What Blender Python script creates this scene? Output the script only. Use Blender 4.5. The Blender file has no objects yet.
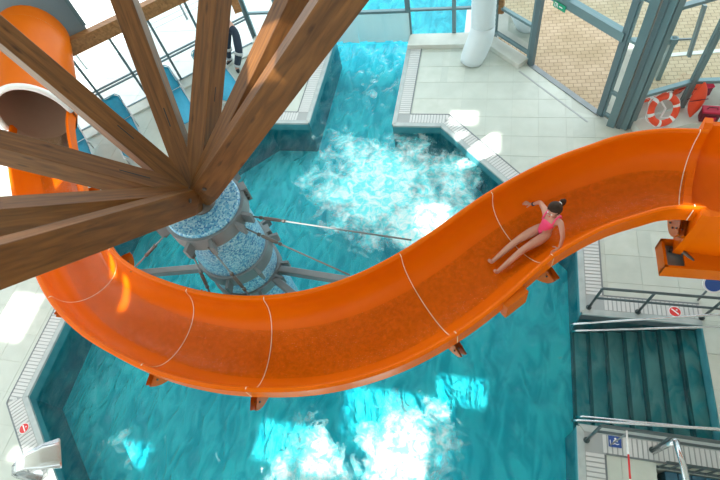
import bpy, bmesh, math, random
from mathutils import Vector, Matrix
random.seed(4)
PI = math.pi
S = bpy.context.scene
COL = S.collection

# ------------------------------------------------------------------ camera
cam_d = bpy.data.cameras.new('camera'); cam = bpy.data.objects.new('camera', cam_d); COL.objects.link(cam)
cam_d.sensor_width = 36.0; cam_d.lens = 25.0; cam_d.clip_end = 200
r_ = Vector((0.97141302, 0.17653567, -0.15871958)); u_ = Vector((-0.06804291, 0.84758408, 0.52628071)); b_ = Vector((0.22743551, -0.50043619, 0.83536621))
cam.matrix_world = Matrix(((r_.x, u_.x, b_.x, 0), (r_.y, u_.y, b_.y, 0), (r_.z, u_.z, b_.z, 9.2), (0, 0, 0, 1)))
S.camera = cam

# ------------------------------------------------------------------ sky, sun, exposure
world = bpy.data.worlds.new('sky'); S.world = world; world.use_nodes = True
bg = world.node_tree.nodes['Background']
bg.inputs['Color'].default_value = (0.86, 0.95, 1.0, 1); bg.inputs['Strength'].default_value = 2.35
sun_d = bpy.data.lights.new('sun', 'SUN'); sun = bpy.data.objects.new('sun', sun_d); COL.objects.link(sun)
sun_d.energy = 9.0; sun_d.angle = 0.012; sun_d.color = (1.0, 0.96, 0.88)
SUN_TO = Vector((-0.541 * math.cos(math.radians(52)), -0.841 * math.cos(math.radians(52)), math.sin(math.radians(52))))
sun.rotation_euler = SUN_TO.to_track_quat('Z', 'Y').to_euler()
S.view_settings.view_transform = 'Standard'; S.view_settings.look = 'None'
S.view_settings.gamma = 1.0; S.view_settings.use_curve_mapping = False
S.view_settings.exposure = 0.25

# ------------------------------------------------------------------ materials
def mat(name, col, rough=0.5, metal=0.0, spec=0.5, noise=None, scale=6.0, bump=0.0, bscale=30.0, coat=0.0, stretch=None):
    m = bpy.data.materials.new(name); m.use_nodes = True
    nt = m.node_tree; p = nt.nodes['Principled BSDF']
    p.inputs['Base Color'].default_value = (*col, 1); p.inputs['Roughness'].default_value = rough
    p.inputs['Metallic'].default_value = metal; p.inputs['Specular IOR Level'].default_value = spec
    p.inputs['Coat Weight'].default_value = coat
    if noise or bump:
        tc = nt.nodes.new('ShaderNodeTexCoord'); mp = nt.nodes.new('ShaderNodeMapping')
        nt.links.new(tc.outputs['Object'], mp.inputs['Vector'])
        if stretch: mp.inputs['Scale'].default_value = stretch
    if noise:
        n = nt.nodes.new('ShaderNodeTexNoise'); n.inputs['Scale'].default_value = scale; n.inputs['Detail'].default_value = 6
        cr = nt.nodes.new('ShaderNodeValToRGB')
        cr.color_ramp.elements[0].position = 0.3; cr.color_ramp.elements[0].color = (*noise, 1)
        cr.color_ramp.elements[1].position = 0.7; cr.color_ramp.elements[1].color = (*col, 1)
        nt.links.new(mp.outputs[0], n.inputs['Vector']); nt.links.new(n.outputs['Fac'], cr.inputs['Fac'])
        nt.links.new(cr.outputs['Color'], p.inputs['Base Color'])
    if bump:
        n2 = nt.nodes.new('ShaderNodeTexNoise'); n2.inputs['Scale'].default_value = bscale; n2.inputs['Detail'].default_value = 4
        b = nt.nodes.new('ShaderNodeBump'); b.inputs['Strength'].default_value = bump; b.inputs['Distance'].default_value = 0.02
        nt.links.new(mp.outputs[0], n2.inputs['Vector']); nt.links.new(n2.outputs['Fac'], b.inputs['Height'])
        nt.links.new(b.outputs['Normal'], p.inputs['Normal'])
    return m

M = {}
M['deck'] = mat('deck_stone', (0.56, 0.61, 0.55), 0.45, noise=(0.49, 0.54, 0.48), scale=2.0)
M['deck2'] = mat('deck_stone_pale', (0.58, 0.62, 0.56), 0.45, noise=(0.51, 0.56, 0.49), scale=4.0)
M['deck3'] = mat('deck_stone_grey', (0.54, 0.59, 0.53), 0.45, noise=(0.47, 0.525, 0.47), scale=3.5)
M['joint'] = mat('deck_joint', (0.48, 0.52, 0.47), 0.8)
M['grate'] = mat('gutter_grate', (0.62, 0.64, 0.63), 0.4)
M['gut_dark'] = mat('gutter_channel', (0.36, 0.39, 0.39), 0.6)
M['nosing'] = mat('pool_nosing', (0.46, 0.52, 0.51), 0.35, noise=(0.36, 0.42, 0.42), scale=5)
M['poolwall'] = mat('pool_wall_steel', (0.07, 0.30, 0.34), 0.4, noise=(0.04, 0.22, 0.26), scale=3.5)
M['poolfloor'] = mat('pool_floor', (0.09, 0.90, 1.0), 0.5, noise=(0.04, 0.70, 0.84), scale=0.7)
M['step'] = mat('pool_step', (0.30, 0.52, 0.54), 0.5, noise=(0.22, 0.42, 0.45), scale=2.0)
M['nose_dark'] = mat('step_edge', (0.05, 0.16, 0.18), 0.5)
M['slate'] = mat('slate_wall', (0.13, 0.17, 0.18), 0.5, noise=(0.09, 0.12, 0.13), scale=4)
M['frame'] = mat('window_frame', (0.15, 0.24, 0.26), 0.35, metal=0.2)
M['framed'] = mat('window_frame_dark', (0.11, 0.17, 0.19), 0.4, metal=0.2)
M['sill'] = mat('sill_stone', (0.66, 0.68, 0.62), 0.5, noise=(0.58, 0.60, 0.55), scale=4)
M['orange'] = mat('orange_fibreglass', (0.78, 0.140, 0.0), 0.34, spec=0.12, noise=(0.73, 0.122, 0.0), scale=1.2)
M['orange_out'] = mat('orange_outer', (0.68, 0.14, 0.001), 0.4, spec=0.2, noise=(0.62, 0.12, 0.001), scale=2)
M['seam'] = mat('seam_sealant', (0.90, 0.78, 0.62), 0.5)
M['white'] = mat('white_lip', (0.86, 0.86, 0.84), 0.4)
M['tube_in_shade'] = mat('tube_inside_shade', (0.50, 0.33, 0.24), 0.5, noise=(0.45, 0.29, 0.21), scale=1.5)  # orange wall in shade: the shade is put into this brown
M['steel'] = mat('stainless_steel', (0.62, 0.65, 0.66), 0.22, metal=0.9)
M['steel_dark'] = mat('dark_rail_steel', (0.07, 0.10, 0.105), 0.3, metal=0.3)
M['galv'] = mat('galvanised_steel', (0.23, 0.26, 0.27), 0.5, metal=0.2, noise=(0.18, 0.21, 0.22), scale=4)
M['bolt'] = mat('bolt_steel', (0.13, 0.12, 0.11), 0.4, metal=0.6)
M['black'] = mat('black_rubber', (0.015, 0.016, 0.018), 0.6)
M['duct'] = mat('duct_white', (0.66, 0.76, 0.79), 0.4)
M['bluecloth'] = mat('lounger_mesh', (0.015, 0.32, 0.50), 0.55, noise=(0.012, 0.27, 0.44), scale=20)
M['blueframe'] = mat('lounger_frame', (0.03, 0.26, 0.36), 0.35)
M['alu'] = mat('aluminium', (0.55, 0.57, 0.57), 0.35, metal=0.7)
M['red'] = mat('rescue_orange', (0.84, 0.075, 0.02), 0.45)
M['redbag'] = mat('bag_red', (0.50, 0.01, 0.05), 0.6)
M['darkred'] = mat('bag_dark', (0.13, 0.008, 0.02), 0.6)
M['signred'] = mat('sign_red', (0.70, 0.03, 0.03), 0.5)
M['signblue'] = mat('sign_blue', (0.02, 0.08, 0.32), 0.5)
M['signgreen'] = mat('sign_green', (0.01, 0.30, 0.16), 0.5)
M['signwhite'] = mat('sign_white', (0.85, 0.86, 0.86), 0.5)
M['skin'] = mat('skin', (0.62, 0.36, 0.27), 0.5, noise=(0.56, 0.31, 0.23), scale=8)
M['pink'] = mat('pink_swimsuit', (0.95, 0.07, 0.22), 0.6, noise=(0.90, 0.10, 0.28), scale=40)
M['hair'] = mat('dark_hair', (0.022, 0.013, 0.009), 0.6, spec=0.15, noise=(0.05, 0.03, 0.02), scale=30, stretch=(1, 1, 6))
M['navy'] = mat('navy_trousers', (0.018, 0.035, 0.06), 0.8)
M['band'] = mat('reflective_band', (0.48, 0.52, 0.54), 0.4)
M['shirt'] = mat('navy_shirt', (0.025, 0.045, 0.08), 0.8)
M['panel'] = mat('grey_cladding', (0.17, 0.23, 0.26), 0.5, noise=(0.15, 0.20, 0.23), scale=1)
M['terrace'] = mat('terrace_tile', (0.80, 0.80, 0.77), 0.6, noise=(0.72, 0.73, 0.71), scale=3)
M['ground'] = mat('pale_ground', (0.70, 0.71, 0.66), 0.8, noise=(0.60, 0.63, 0.56), scale=0.5)
M['bluetile'] = mat('blue_tile', (0.03, 0.11, 0.17), 0.3, noise=(0.05, 0.15, 0.22), scale=3)
M['sand'] = mat('basin_floor', (0.50, 0.52, 0.42), 0.5)
M['roof'] = mat('roof_board', (0.62, 0.60, 0.55), 0.8)

def wood(name, a, b, seedv):
    m = bpy.data.materials.new(name); m.use_nodes = True; nt = m.node_tree; p = nt.nodes['Principled BSDF']
    p.inputs['Roughness'].default_value = 0.5; p.inputs['Specular IOR Level'].default_value = 0.35
    tc = nt.nodes.new('ShaderNodeTexCoord'); mp = nt.nodes.new('ShaderNodeMapping')
    mp.inputs['Scale'].default_value = (0.5, 7.0, 5.0); mp.inputs['Location'].default_value = (seedv, seedv * 2, 0)
    nt.links.new(tc.outputs['Object'], mp.inputs['Vector'])
    n = nt.nodes.new('ShaderNodeTexNoise'); n.inputs['Scale'].default_value = 3.0; n.inputs['Detail'].default_value = 9; n.inputs['Distortion'].default_value = 0.6
    nt.links.new(mp.outputs[0], n.inputs['Vector'])
    cr = nt.nodes.new('ShaderNodeValToRGB'); e = cr.color_ramp.elements
    e[0].position = 0.30; e[0].color = (*a, 1); e[1].position = 0.72; e[1].color = (*b, 1)
    nt.links.new(n.outputs['Fac'], cr.inputs['Fac'])
    # knots
    mp2 = nt.nodes.new('ShaderNodeMapping'); mp2.inputs['Scale'].default_value = (1.6, 6.0, 6.0); mp2.inputs['Location'].default_value = (seedv * 3, 1, 2)
    nt.links.new(tc.outputs['Object'], mp2.inputs['Vector'])
    v = nt.nodes.new('ShaderNodeTexVoronoi'); v.inputs['Scale'].default_value = 1.0; nt.links.new(mp2.outputs[0], v.inputs['Vector'])
    kr = nt.nodes.new('ShaderNodeValToRGB'); kr.color_ramp.elements[0].position = 0.05; kr.color_ramp.elements[0].color = (0.35, 0.30, 0.26, 1)
    kr.color_ramp.elements[1].position = 0.16; kr.color_ramp.elements[1].color = (1, 1, 1, 1)
    nt.links.new(v.outputs['Distance'], kr.inputs['Fac'])
    mx = nt.nodes.new('ShaderNodeMixRGB'); mx.blend_type = 'MULTIPLY'; mx.inputs['Fac'].default_value = 0.8
    nt.links.new(cr.outputs['Color'], mx.inputs['Color1']); nt.links.new(kr.outputs['Color'], mx.inputs['Color2'])
    nt.links.new(mx.outputs['Color'], p.inputs['Base Color'])
    b = nt.nodes.new('ShaderNodeBump'); b.inputs['Strength'].default_value = 0.15; b.inputs['Distance'].default_value = 0.01
    nt.links.new(n.outputs['Fac'], b.inputs['Height']); nt.links.new(b.outputs['Normal'], p.inputs['Normal'])
    return m
WOODS = [wood('glulam_%d' % i, (0.095, 0.036, 0.008), (0.225, 0.090, 0.021), i * 1.7 + 0.4) for i in range(4)]
M['wood_ring'] = wood('glulam_pale', (0.20, 0.09, 0.03), (0.38, 0.19, 0.07), 9.1)

def glass_mat():
    m = bpy.data.materials.new('window_glass'); m.use_nodes = True; nt = m.node_tree; nt.nodes.clear()
    o = nt.nodes.new('ShaderNodeOutputMaterial'); t = nt.nodes.new('ShaderNodeBsdfTransparent'); g = nt.nodes.new('ShaderNodeBsdfGlossy')
    t.inputs['Color'].default_value = (0.86, 0.96, 0.96, 1); g.inputs['Roughness'].default_value = 0.02
    fr = nt.nodes.new('ShaderNodeFresnel'); fr.inputs['IOR'].default_value = 1.45
    mx = nt.nodes.new('ShaderNodeMixShader'); nt.links.new(fr.outputs[0], mx.inputs[0])
    nt.links.new(t.outputs[0], mx.inputs[1]); nt.links.new(g.outputs[0], mx.inputs[2]); nt.links.new(mx.outputs[0], o.inputs[0])
    return m
M['glass'] = glass_mat()

def water_mat(name, tint, foam_sun_col, foam_sun_spots, bump_s, wave_scale):
    """clear water: tinted transmission, fresnel reflection of the sky, rippled surface, pale spots for foam and sun patches"""
    m = bpy.data.materials.new(name); m.use_nodes = True; nt = m.node_tree; nt.nodes.clear(); L = nt.links.new
    o = nt.nodes.new('ShaderNodeOutputMaterial'); t = nt.nodes.new('ShaderNodeBsdfTransparent'); g = nt.nodes.new('ShaderNodeBsdfGlossy')
    g.inputs['Roughness'].default_value = 0.04
    tc = nt.nodes.new('ShaderNodeTexCoord')
    mp = nt.nodes.new('ShaderNodeMapping'); mp.inputs['Rotation'].default_value = (0, 0, 0.35); mp.inputs['Scale'].default_value = (1.0, 0.42, 1.0)
    L(tc.outputs['Object'], mp.inputs['Vector'])
    n = nt.nodes.new('ShaderNodeTexNoise'); n.inputs['Scale'].default_value = wave_scale; n.inputs['Detail'].default_value = 5; n.inputs['Distortion'].default_value = 1.1
    L(mp.outputs[0], n.inputs['Vector'])
    bp = nt.nodes.new('ShaderNodeBump'); bp.inputs['Strength'].default_value = bump_s; bp.inputs['Distance'].default_value = 0.22
    L(n.outputs['Fac'], bp.inputs['Height']); L(bp.outputs['Normal'], g.inputs['Normal'])
    # light and dark of the ripples put into the tint by noise
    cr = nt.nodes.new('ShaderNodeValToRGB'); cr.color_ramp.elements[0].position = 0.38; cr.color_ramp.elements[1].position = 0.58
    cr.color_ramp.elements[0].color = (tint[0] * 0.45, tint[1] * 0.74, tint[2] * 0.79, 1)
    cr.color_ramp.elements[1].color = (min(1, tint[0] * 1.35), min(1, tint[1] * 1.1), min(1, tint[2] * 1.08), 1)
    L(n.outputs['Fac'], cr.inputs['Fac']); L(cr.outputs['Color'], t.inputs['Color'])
    fr = nt.nodes.new('ShaderNodeFresnel'); fr.inputs['IOR'].default_value = 1.33; L(bp.outputs['Normal'], fr.inputs['Normal'])
    mx = nt.nodes.new('ShaderNodeMixShader'); L(fr.outputs[0], mx.inputs[0]); L(t.outputs[0], mx.inputs[1]); L(g.outputs[0], mx.inputs[2])
    last = mx
    if foam_sun_spots:
        geo = nt.nodes.new('ShaderNodeNewGeometry'); acc = None
        dn = nt.nodes.new('ShaderNodeTexNoise'); dn.inputs['Scale'].default_value = 0.9; dn.inputs['Detail'].default_value = 4; L(geo.outputs['Position'], dn.inputs['Vector'])
        for (x, y, r, amp) in foam_sun_spots:
            d = nt.nodes.new('ShaderNodeVectorMath'); d.operation = 'DISTANCE'; d.inputs[1].default_value = (x, y, -0.25); L(geo.outputs['Position'], d.inputs[0])
            mr = nt.nodes.new('ShaderNodeMapRange'); mr.inputs['From Min'].default_value = r; mr.inputs['From Max'].default_value = r * 0.15
            mr.inputs['To Min'].default_value = 0; mr.inputs['To Max'].default_value = amp; L(d.outputs['Value'], mr.inputs['Value'])
            if acc is None: acc = mr.outputs[0]
            else:
                a = nt.nodes.new('ShaderNodeMath'); a.operation = 'MAXIMUM'; L(acc, a.inputs[0]); L(mr.outputs[0], a.inputs[1]); acc = a.outputs[0]
        fn = nt.nodes.new('ShaderNodeTexNoise'); fn.inputs['Scale'].default_value = 2.3; fn.inputs['Detail'].default_value = 8; fn.inputs['Roughness'].default_value = 0.62; fn.inputs['Distortion'].default_value = 0.5
        L(geo.outputs['Position'], fn.inputs['Vector'])
        a1 = nt.nodes.new('ShaderNodeMath'); a1.operation = 'ADD'; L(fn.outputs['Fac'], a1.inputs[0])
        a2 = nt.nodes.new('ShaderNodeMath'); a2.operation = 'MULTIPLY_ADD'; L(dn.outputs['Fac'], a2.inputs[0]); a2.inputs[1].default_value = 0.7; a2.inputs[2].default_value = -1.12
        L(a2.outputs[0], a1.inputs[1])
        a3 = nt.nodes.new('ShaderNodeMath'); a3.operation = 'ADD'; L(a1.outputs[0], a3.inputs[0]); L(acc, a3.inputs[1])
        mk = nt.nodes.new('ShaderNodeMapRange'); mk.inputs['From Min'].default_value = 0.0; mk.inputs['From Max'].default_value = 0.34; mk.inputs['To Max'].default_value = 0.88
        L(a3.outputs[0], mk.inputs['Value'])
        df = nt.nodes.new('ShaderNodeBsdfDiffuse')
        vn = nt.nodes.new('ShaderNodeTexNoise'); vn.inputs['Scale'].default_value = 5.0; vn.inputs['Detail'].default_value = 7; vn.inputs['Roughness'].default_value = 0.66; vn.inputs['Distortion'].default_value = 1.2
        L(geo.outputs['Position'], vn.inputs['Vector'])
        vr = nt.nodes.new('ShaderNodeValToRGB'); vr.color_ramp.elements[0].position = 0.42; vr.color_ramp.elements[0].color = (*foam_sun_col, 1)
        vr.color_ramp.elements[1].position = 0.62; vr.color_ramp.elements[1].color = (0.86, 0.98, 0.97, 1)
        L(vn.outputs['Fac'], vr.inputs['Fac']); L(vr.outputs['Color'], df.inputs['Color'])
        m2 = nt.nodes.new('ShaderNodeMixShader'); L(mk.outputs[0], m2.inputs[0]); L(mx.outputs[0], m2.inputs[1]); L(df.outputs[0], m2.inputs[2])
        last = m2
    L(last.outputs[0], o.inputs[0])
    return m
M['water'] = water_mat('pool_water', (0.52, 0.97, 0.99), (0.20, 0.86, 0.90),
                       [(-2.4, 7.2, 2.6, 0.82), (-1.2, 6.3, 1.9, 0.75), (-3.4, 8.4, 1.6, 0.5), (-0.9, 7.7, 1.3, 0.6), (-3.4, 10.5, 1.4, 0.3), (-1.0, 1.4, 1.5, 0.75), (-2.6, 0.9, 1.2, 0.6), (-0.2, 0.4, 1.4, 0.5), (-6.2, 0.6, 0.8, 0.35)], 1.0, 3.8)  # spots colour the water for foam and for sunlit patches alike
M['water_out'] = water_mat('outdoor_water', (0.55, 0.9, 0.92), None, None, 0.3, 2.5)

def film_mat():
    m = bpy.data.materials.new('running_water'); m.use_nodes = True; nt = m.node_tree; nt.nodes.clear(); L = nt.links.new
    o = nt.nodes.new('ShaderNodeOutputMaterial'); t = nt.nodes.new('ShaderNodeBsdfTransparent'); g = nt.nodes.new('ShaderNodeBsdfGlossy')
    g.inputs['Roughness'].default_value = 0.25
    tc = nt.nodes.new('ShaderNodeTexCoord'); n = nt.nodes.new('ShaderNodeTexNoise'); n.inputs['Scale'].default_value = 17; n.inputs['Detail'].default_value = 4; n.inputs['Distortion'].default_value = 0.8
    L(tc.outputs['Object'], n.inputs['Vector'])
    bp = nt.nodes.new('ShaderNodeBump'); bp.inputs['Strength'].default_value = 0.5; bp.inputs['Distance'].default_value = 0.012; L(n.outputs['Fac'], bp.inputs['Height']); L(bp.outputs['Normal'], g.inputs['Normal'])
    cr = nt.nodes.new('ShaderNodeValToRGB'); cr.color_ramp.elements[0].position = 0.35; cr.color_ramp.elements[0].color = (0.80, 0.82, 0.70, 1)
    cr.color_ramp.elements[1].position = 0.7; cr.color_ramp.elements[1].color = (1, 1, 1, 1); L(n.outputs['Fac'], cr.inputs['Fac']); L(cr.outputs['Color'], t.inputs['Color'])
    fr = nt.nodes.new('ShaderNodeFresnel'); fr.inputs['IOR'].default_value = 1.12; L(bp.outputs['Normal'], fr.inputs['Normal'])
    mx = nt.nodes.new('ShaderNodeMixShader'); L(fr.outputs[0], mx.inputs[0]); L(t.outputs[0], mx.inputs[1]); L(g.outputs[0], mx.inputs[2]); L(mx.outputs[0], o.inputs[0])
    return m
M['film'] = film_mat()

def mosaic_mat():
    m = bpy.data.materials.new('glass_mosaic'); m.use_nodes = True; nt = m.node_tree; p = nt.nodes['Principled BSDF']; L = nt.links.new
    p.inputs['Roughness'].default_value = 0.3
    tc = nt.nodes.new('ShaderNodeTexCoord'); v = nt.nodes.new('ShaderNodeTexVoronoi'); v.inputs['Scale'].default_value = 42; v.inputs['Randomness'].default_value = 0.25
    L(tc.outputs['Object'], v.inputs['Vector'])
    cr = nt.nodes.new('ShaderNodeValToRGB'); cr.color_ramp.interpolation = 'CONSTANT'; e = cr.color_ramp.elements
    e[0].position = 0; e[0].color = (0.36, 0.60, 0.70, 1); e[1].position = 0.30; e[1].color = (0.20, 0.46, 0.60, 1)
    x = e.new(0.62); x.color = (0.10, 0.36, 0.56, 1); x = e.new(0.82); x.color = (0.04, 0.20, 0.42, 1)
    sp = nt.nodes.new('ShaderNodeSeparateColor'); L(v.outputs['Color'], sp.inputs[0]); L(sp.outputs[0], cr.inputs['Fac']); L(cr.outputs['Color'], p.inputs['Base Color'])
    return m
M['mosaic'] = mosaic_mat()

def paver_mat():
    m = bpy.data.materials.new('clay_pavers'); m.use_nodes = True; nt = m.node_tree; p = nt.nodes['Principled BSDF']; L = nt.links.new
    p.inputs['Roughness'].default_value = 0.8
    tc = nt.nodes.new('ShaderNodeTexCoord'); mp = nt.nodes.new('ShaderNodeMapping'); mp.inputs['Rotation'].default_value = (0, 0, -0.06); L(tc.outputs['Object'], mp.inputs['Vector'])
    b = nt.nodes.new('ShaderNodeTexBrick'); b.inputs['Scale'].default_value = 1.0; b.inputs['Brick Width'].default_value = 0.20; b.inputs['Row Height'].default_value = 0.135
    b.inputs['Mortar Size'].default_value = 0.008; b.inputs['Bias'].default_value = 0.0
    b.inputs['Color1'].default_value = (0.52, 0.40, 0.27, 1); b.inputs['Color2'].default_value = (0.45, 0.34, 0.22, 1); b.inputs['Mortar'].default_value = (0.24, 0.18, 0.11, 1)
    L(mp.outputs[0], b.inputs['Vector'])
    n = nt.nodes.new('ShaderNodeTexNoise'); n.inputs['Scale'].default_value = 0.8; n.inputs['Detail'].default_value = 5; L(tc.outputs['Object'], n.inputs['Vector'])
    cr = nt.nodes.new('ShaderNodeValToRGB'); cr.color_ramp.elements[0].position = 0.35; cr.color_ramp.elements[0].color = (0.82, 0.82, 0.74, 1); cr.color_ramp.elements[1].position = 0.6; cr.color_ramp.elements[1].color = (1, 1, 1, 1)
    L(n.outputs['Fac'], cr.inputs['Fac'])
    mx = nt.nodes.new('ShaderNodeMixRGB'); mx.blend_type = 'MULTIPLY'; mx.inputs[0].default_value = 1; L(b.outputs['Color'], mx.inputs[1]); L(cr.outputs['Color'], mx.inputs[2])
    L(mx.outputs[0], p.inputs['Base Color'])
    bp = nt.nodes.new('ShaderNodeBump'); bp.inputs['Strength'].default_value = 0.6; bp.inputs['Distance'].default_value = 0.01; bp.invert = True
    L(b.outputs['Fac'], bp.inputs['Height']); L(bp.outputs['Normal'], p.inputs['Normal'])
    return m
M['paver'] = paver_mat()

# ------------------------------------------------------------------ mesh helpers
def link(name, me, m, parent=None, smooth=False):
    o = bpy.data.objects.new(name, me); COL.objects.link(o)
    if m is not None: me.materials.append(M[m] if isinstance(m, str) else m)
    if smooth:
        for f in me.polygons: f.use_smooth = True
    if parent is not None: o.parent = parent
    return o
def pyd(name, v, f, m, parent=None, smooth=False):
    me = bpy.data.meshes.new(name); me.from_pydata([tuple(p) for p in v], [], f)
    bm = bmesh.new(); bm.from_mesh(me); bmesh.ops.recalc_face_normals(bm, faces=bm.faces); bm.to_mesh(me); bm.free()
    return link(name, me, m, parent, smooth)
def tag(o, label=None, cat=None, group=None, kind=None):
    if label: o['label'] = label
    if cat: o['category'] = cat
    if group: o['group'] = group
    if kind: o['kind'] = kind
    return o
def empty(name, loc=(0, 0, 0), rz=0.0):
    o = bpy.data.objects.new(name, None); COL.objects.link(o); o.location = loc; o.rotation_euler = (0, 0, rz); o.empty_display_size = 0.1
    return o
class MB:
    """collects shapes for one mesh"""
    def __init__(s): s.v = []; s.f = []
    def add(s, v, f):
        k = len(s.v); s.v += [Vector(p) for p in v]; s.f += [[i + k for i in q] for q in f]; return s
    def prism(s, poly, z0, z1):
        n = len(poly)
        v = [(p[0], p[1], z0) for p in poly] + [(p[0], p[1], z1) for p in poly]
        f = [list(range(n))[::-1], list(range(n, 2 * n))] + [[i, (i + 1) % n, n + (i + 1) % n, n + i] for i in range(n)]
        return s.add(v, f)
    def box(s, c, d, rz=0.0):
        cx, cy, cz = c; a, b, h = d[0] / 2, d[1] / 2, d[2] / 2; ca, sa = math.cos(rz), math.sin(rz)
        return s.prism([(cx + x * ca - y * sa, cy + x * sa + y * ca) for x, y in ((-a, -b), (a, -b), (a, b), (-a, b))], cz - h, cz + h)
    def bar(s, p0, p1, w, h, up=Vector((0, 0, 1))):
        p0 = Vector(p0); p1 = Vector(p1); t = (p1 - p0).normalized(); sd = t.cross(up)
        if sd.length < 1e-4: sd = t.cross(Vector((0, 1, 0)))
        sd.normalize(); n = sd.cross(t)
        c = [(-1, -1), (1, -1), (1, 1), (-1, 1)]
        v = [p + sd * (a * w / 2) + n * (b * h / 2) for p in (p0, p1) for a, b in c]
        return s.add(v, [[3, 2, 1, 0], [4, 5, 6, 7]] + [[i, (i + 1) % 4, 4 + (i + 1) % 4, 4 + i] for i in range(4)])
    def tube(s, pts, r, n=10, caps=True):
        pts = [Vector(p) for p in pts]; k0 = len(s.v); rs = r if isinstance(r, (list, tuple)) else [r] * len(pts)
        ref = None; v = []
        for i, p in enumerate(pts):
            t = (pts[min(i + 1, len(pts) - 1)] - pts[max(i - 1, 0)]).normalized()
            if ref is None:
                ref = Vector((0, 0, 1)) if abs(t.z) < 0.9 else Vector((1, 0, 0))
            a = t.cross(ref).normalized(); b = a.cross(t); ref = b
            v += [p + (a * math.cos(2 * PI * j / n) + b * math.sin(2 * PI * j / n)) * rs[i] for j in range(n)]
        f = [[i * n + j, i * n + (j + 1) % n, (i + 1) * n + (j + 1) % n, (i + 1) * n + j] for i in range(len(pts) - 1) for j in range(n)]
        if caps: f += [list(range(n))[::-1], list(range((len(pts) - 1) * n, len(pts) * n))]
        return s.add(v, f)
    def lathe(s, prof, c, n=32):
        v = [(c[0] + r * math.cos(2 * PI * j / n), c[1] + r * math.sin(2 * PI * j / n), c[2] + z) for r, z in prof for j in range(n)]
        f = [[i * n + j, i * n + (j + 1) % n, (i + 1) * n + (j + 1) % n, (i + 1) * n + j] for i in range(len(prof) - 1) for j in range(n)]
        if prof[0][0] > 0: f.append(list(range(n))[::-1])
        if prof[-1][0] > 0: f.append(list(range((len(prof) - 1) * n, len(prof) * n)))
        return s.add(v, f)
    def ball(s, c, r, n=12, m=8, sc=(1, 1, 1)):
        v = [(c[0] + sc[0] * r * math.sin(PI * i / m) * math.cos(2 * PI * j / n), c[1] + sc[1] * r * math.sin(PI * i / m) * math.sin(2 * PI * j / n), c[2] + sc[2] * r * math.cos(PI * i / m)) for i in range(1, m) for j in range(n)]
        k = len(v); v += [(c[0], c[1], c[2] + r * sc[2]), (c[0], c[1], c[2] - r * sc[2])]
        f = [[i * n + j, i * n + (j + 1) % n, (i + 1) * n + (j + 1) % n, (i + 1) * n + j] for i in range(m - 2) for j in range(n)]
        f += [[k, (j + 1) % n, j] for j in range(n)] + [[k + 1, (m - 2) * n + j, (m - 2) * n + (j + 1) % n] for j in range(n)]
        return s.add(v, f)
    def build(s, name, m, parent=None, smooth=False, inv=None):
        return pyd(name, s.v, s.f, m, parent, smooth)
def bevel(o, w=0.01, seg=2):
    b = o.modifiers.new('bevel', 'BEVEL'); b.width = w; b.segments = seg; b.limit_method = 'ANGLE'; return o
def clip(poly, a, b, c):
    """keep the part of poly with a*x+b*y <= c"""
    out = []
    for i in range(len(poly)):
        p, q = poly[i], poly[(i + 1) % len(poly)]; dp = a * p[0] + b * p[1] - c; dq = a * q[0] + b * q[1] - c
        if dp <= 0: out.append(p)
        if dp * dq < 0:
            t = dp / (dp - dq); out.append((p[0] + t * (q[0] - p[0]), p[1] + t * (q[1] - p[1])))
    return out
def ccw(poly):
    return poly if sum(poly[i][0] * poly[(i + 1) % len(poly)][1] - poly[(i + 1) % len(poly)][0] * poly[i][1] for i in range(len(poly))) > 0 else poly[::-1]
def clip_convex(poly, conv):
    conv = ccw(conv)
    for i in range(len(conv)):
        p, q = conv[i], conv[(i + 1) % len(conv)]; a, b = q[1] - p[1], -(q[0] - p[0])
        poly = clip(poly, a, b, a * p[0] + b * p[1])
        if len(poly) < 3: return []
    return poly
def area(poly): return abs(sum(poly[i][0] * poly[(i + 1) % len(poly)][1] - poly[(i + 1) % len(poly)][0] * poly[i][1] for i in range(len(poly)))) / 2

# ------------------------------------------------------------------ the setting: ground, decks, pool
WL = -0.25      # water level
PF = -1.10      # pool floor
g = MB().prism([(-45, -12), (45, -12), (45, 45), (-45, 45)], -1.6, -1.5).build('ground', 'ground'); tag(g, kind='structure')
DECKS = {
    'channel_right': [(-2.27, 8.97), (-1.06, 8.97), (-1.06, 12.35), (-2.27, 12.35)],
    'diag_right': [(-1.06, 8.97), (2.0, 5.75), (2.0, 10.1), (1.03, 11.22), (0.0, 12.35), (-1.06, 12.35)],
    'right_a': [(2.0, 4.27), (3.35, 4.27), (3.35, 9.05), (2.8, 9.25), (2.0, 10.1)],
    'right_b': [(3.35, 4.27), (9, 4.27), (9, 9.6), (4.25, 9.46), (3.35, 9.05)],
    'landing': [(4.0, 2.2), (9, 2.2), (9, 4.27), (4.0, 4.27)],
    'lower_right': [(1.86, 2.2), (2.98, 2.2), (2.98, -3), (1.86, -3)],
    'lower_right_b': [(2.98, 2.2), (9, 2.2), (9, 1.72), (2.98, 1.72)],
    'channel_left': [(-4.55, 9.0), (-4.55, 12.35), (-5.7, 12.35), (-5.7, 9.0)],
    'diag_left': [(-5.7, 9.0), (-5.7, 12.35), (-7.1, 12.35), (-13, 7.03), (-13, 5.75), (-8.85, 5.75)],
    'left': [(-13, 5.75), (-13, 1.2), (-8.78, 1.2), (-8.85, 5.75)],
    'lower_left': [(-8.78, 1.2), (-13, 1.2), (-13, -3), (-4.1, -3)],
}
floor = MB()
for p in DECKS.values(): floor.prism(ccw(p), -1.2, -0.006)
fl = floor.build('floor', 'joint'); tag(fl, kind='structure')
TS = 0.62
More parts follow.
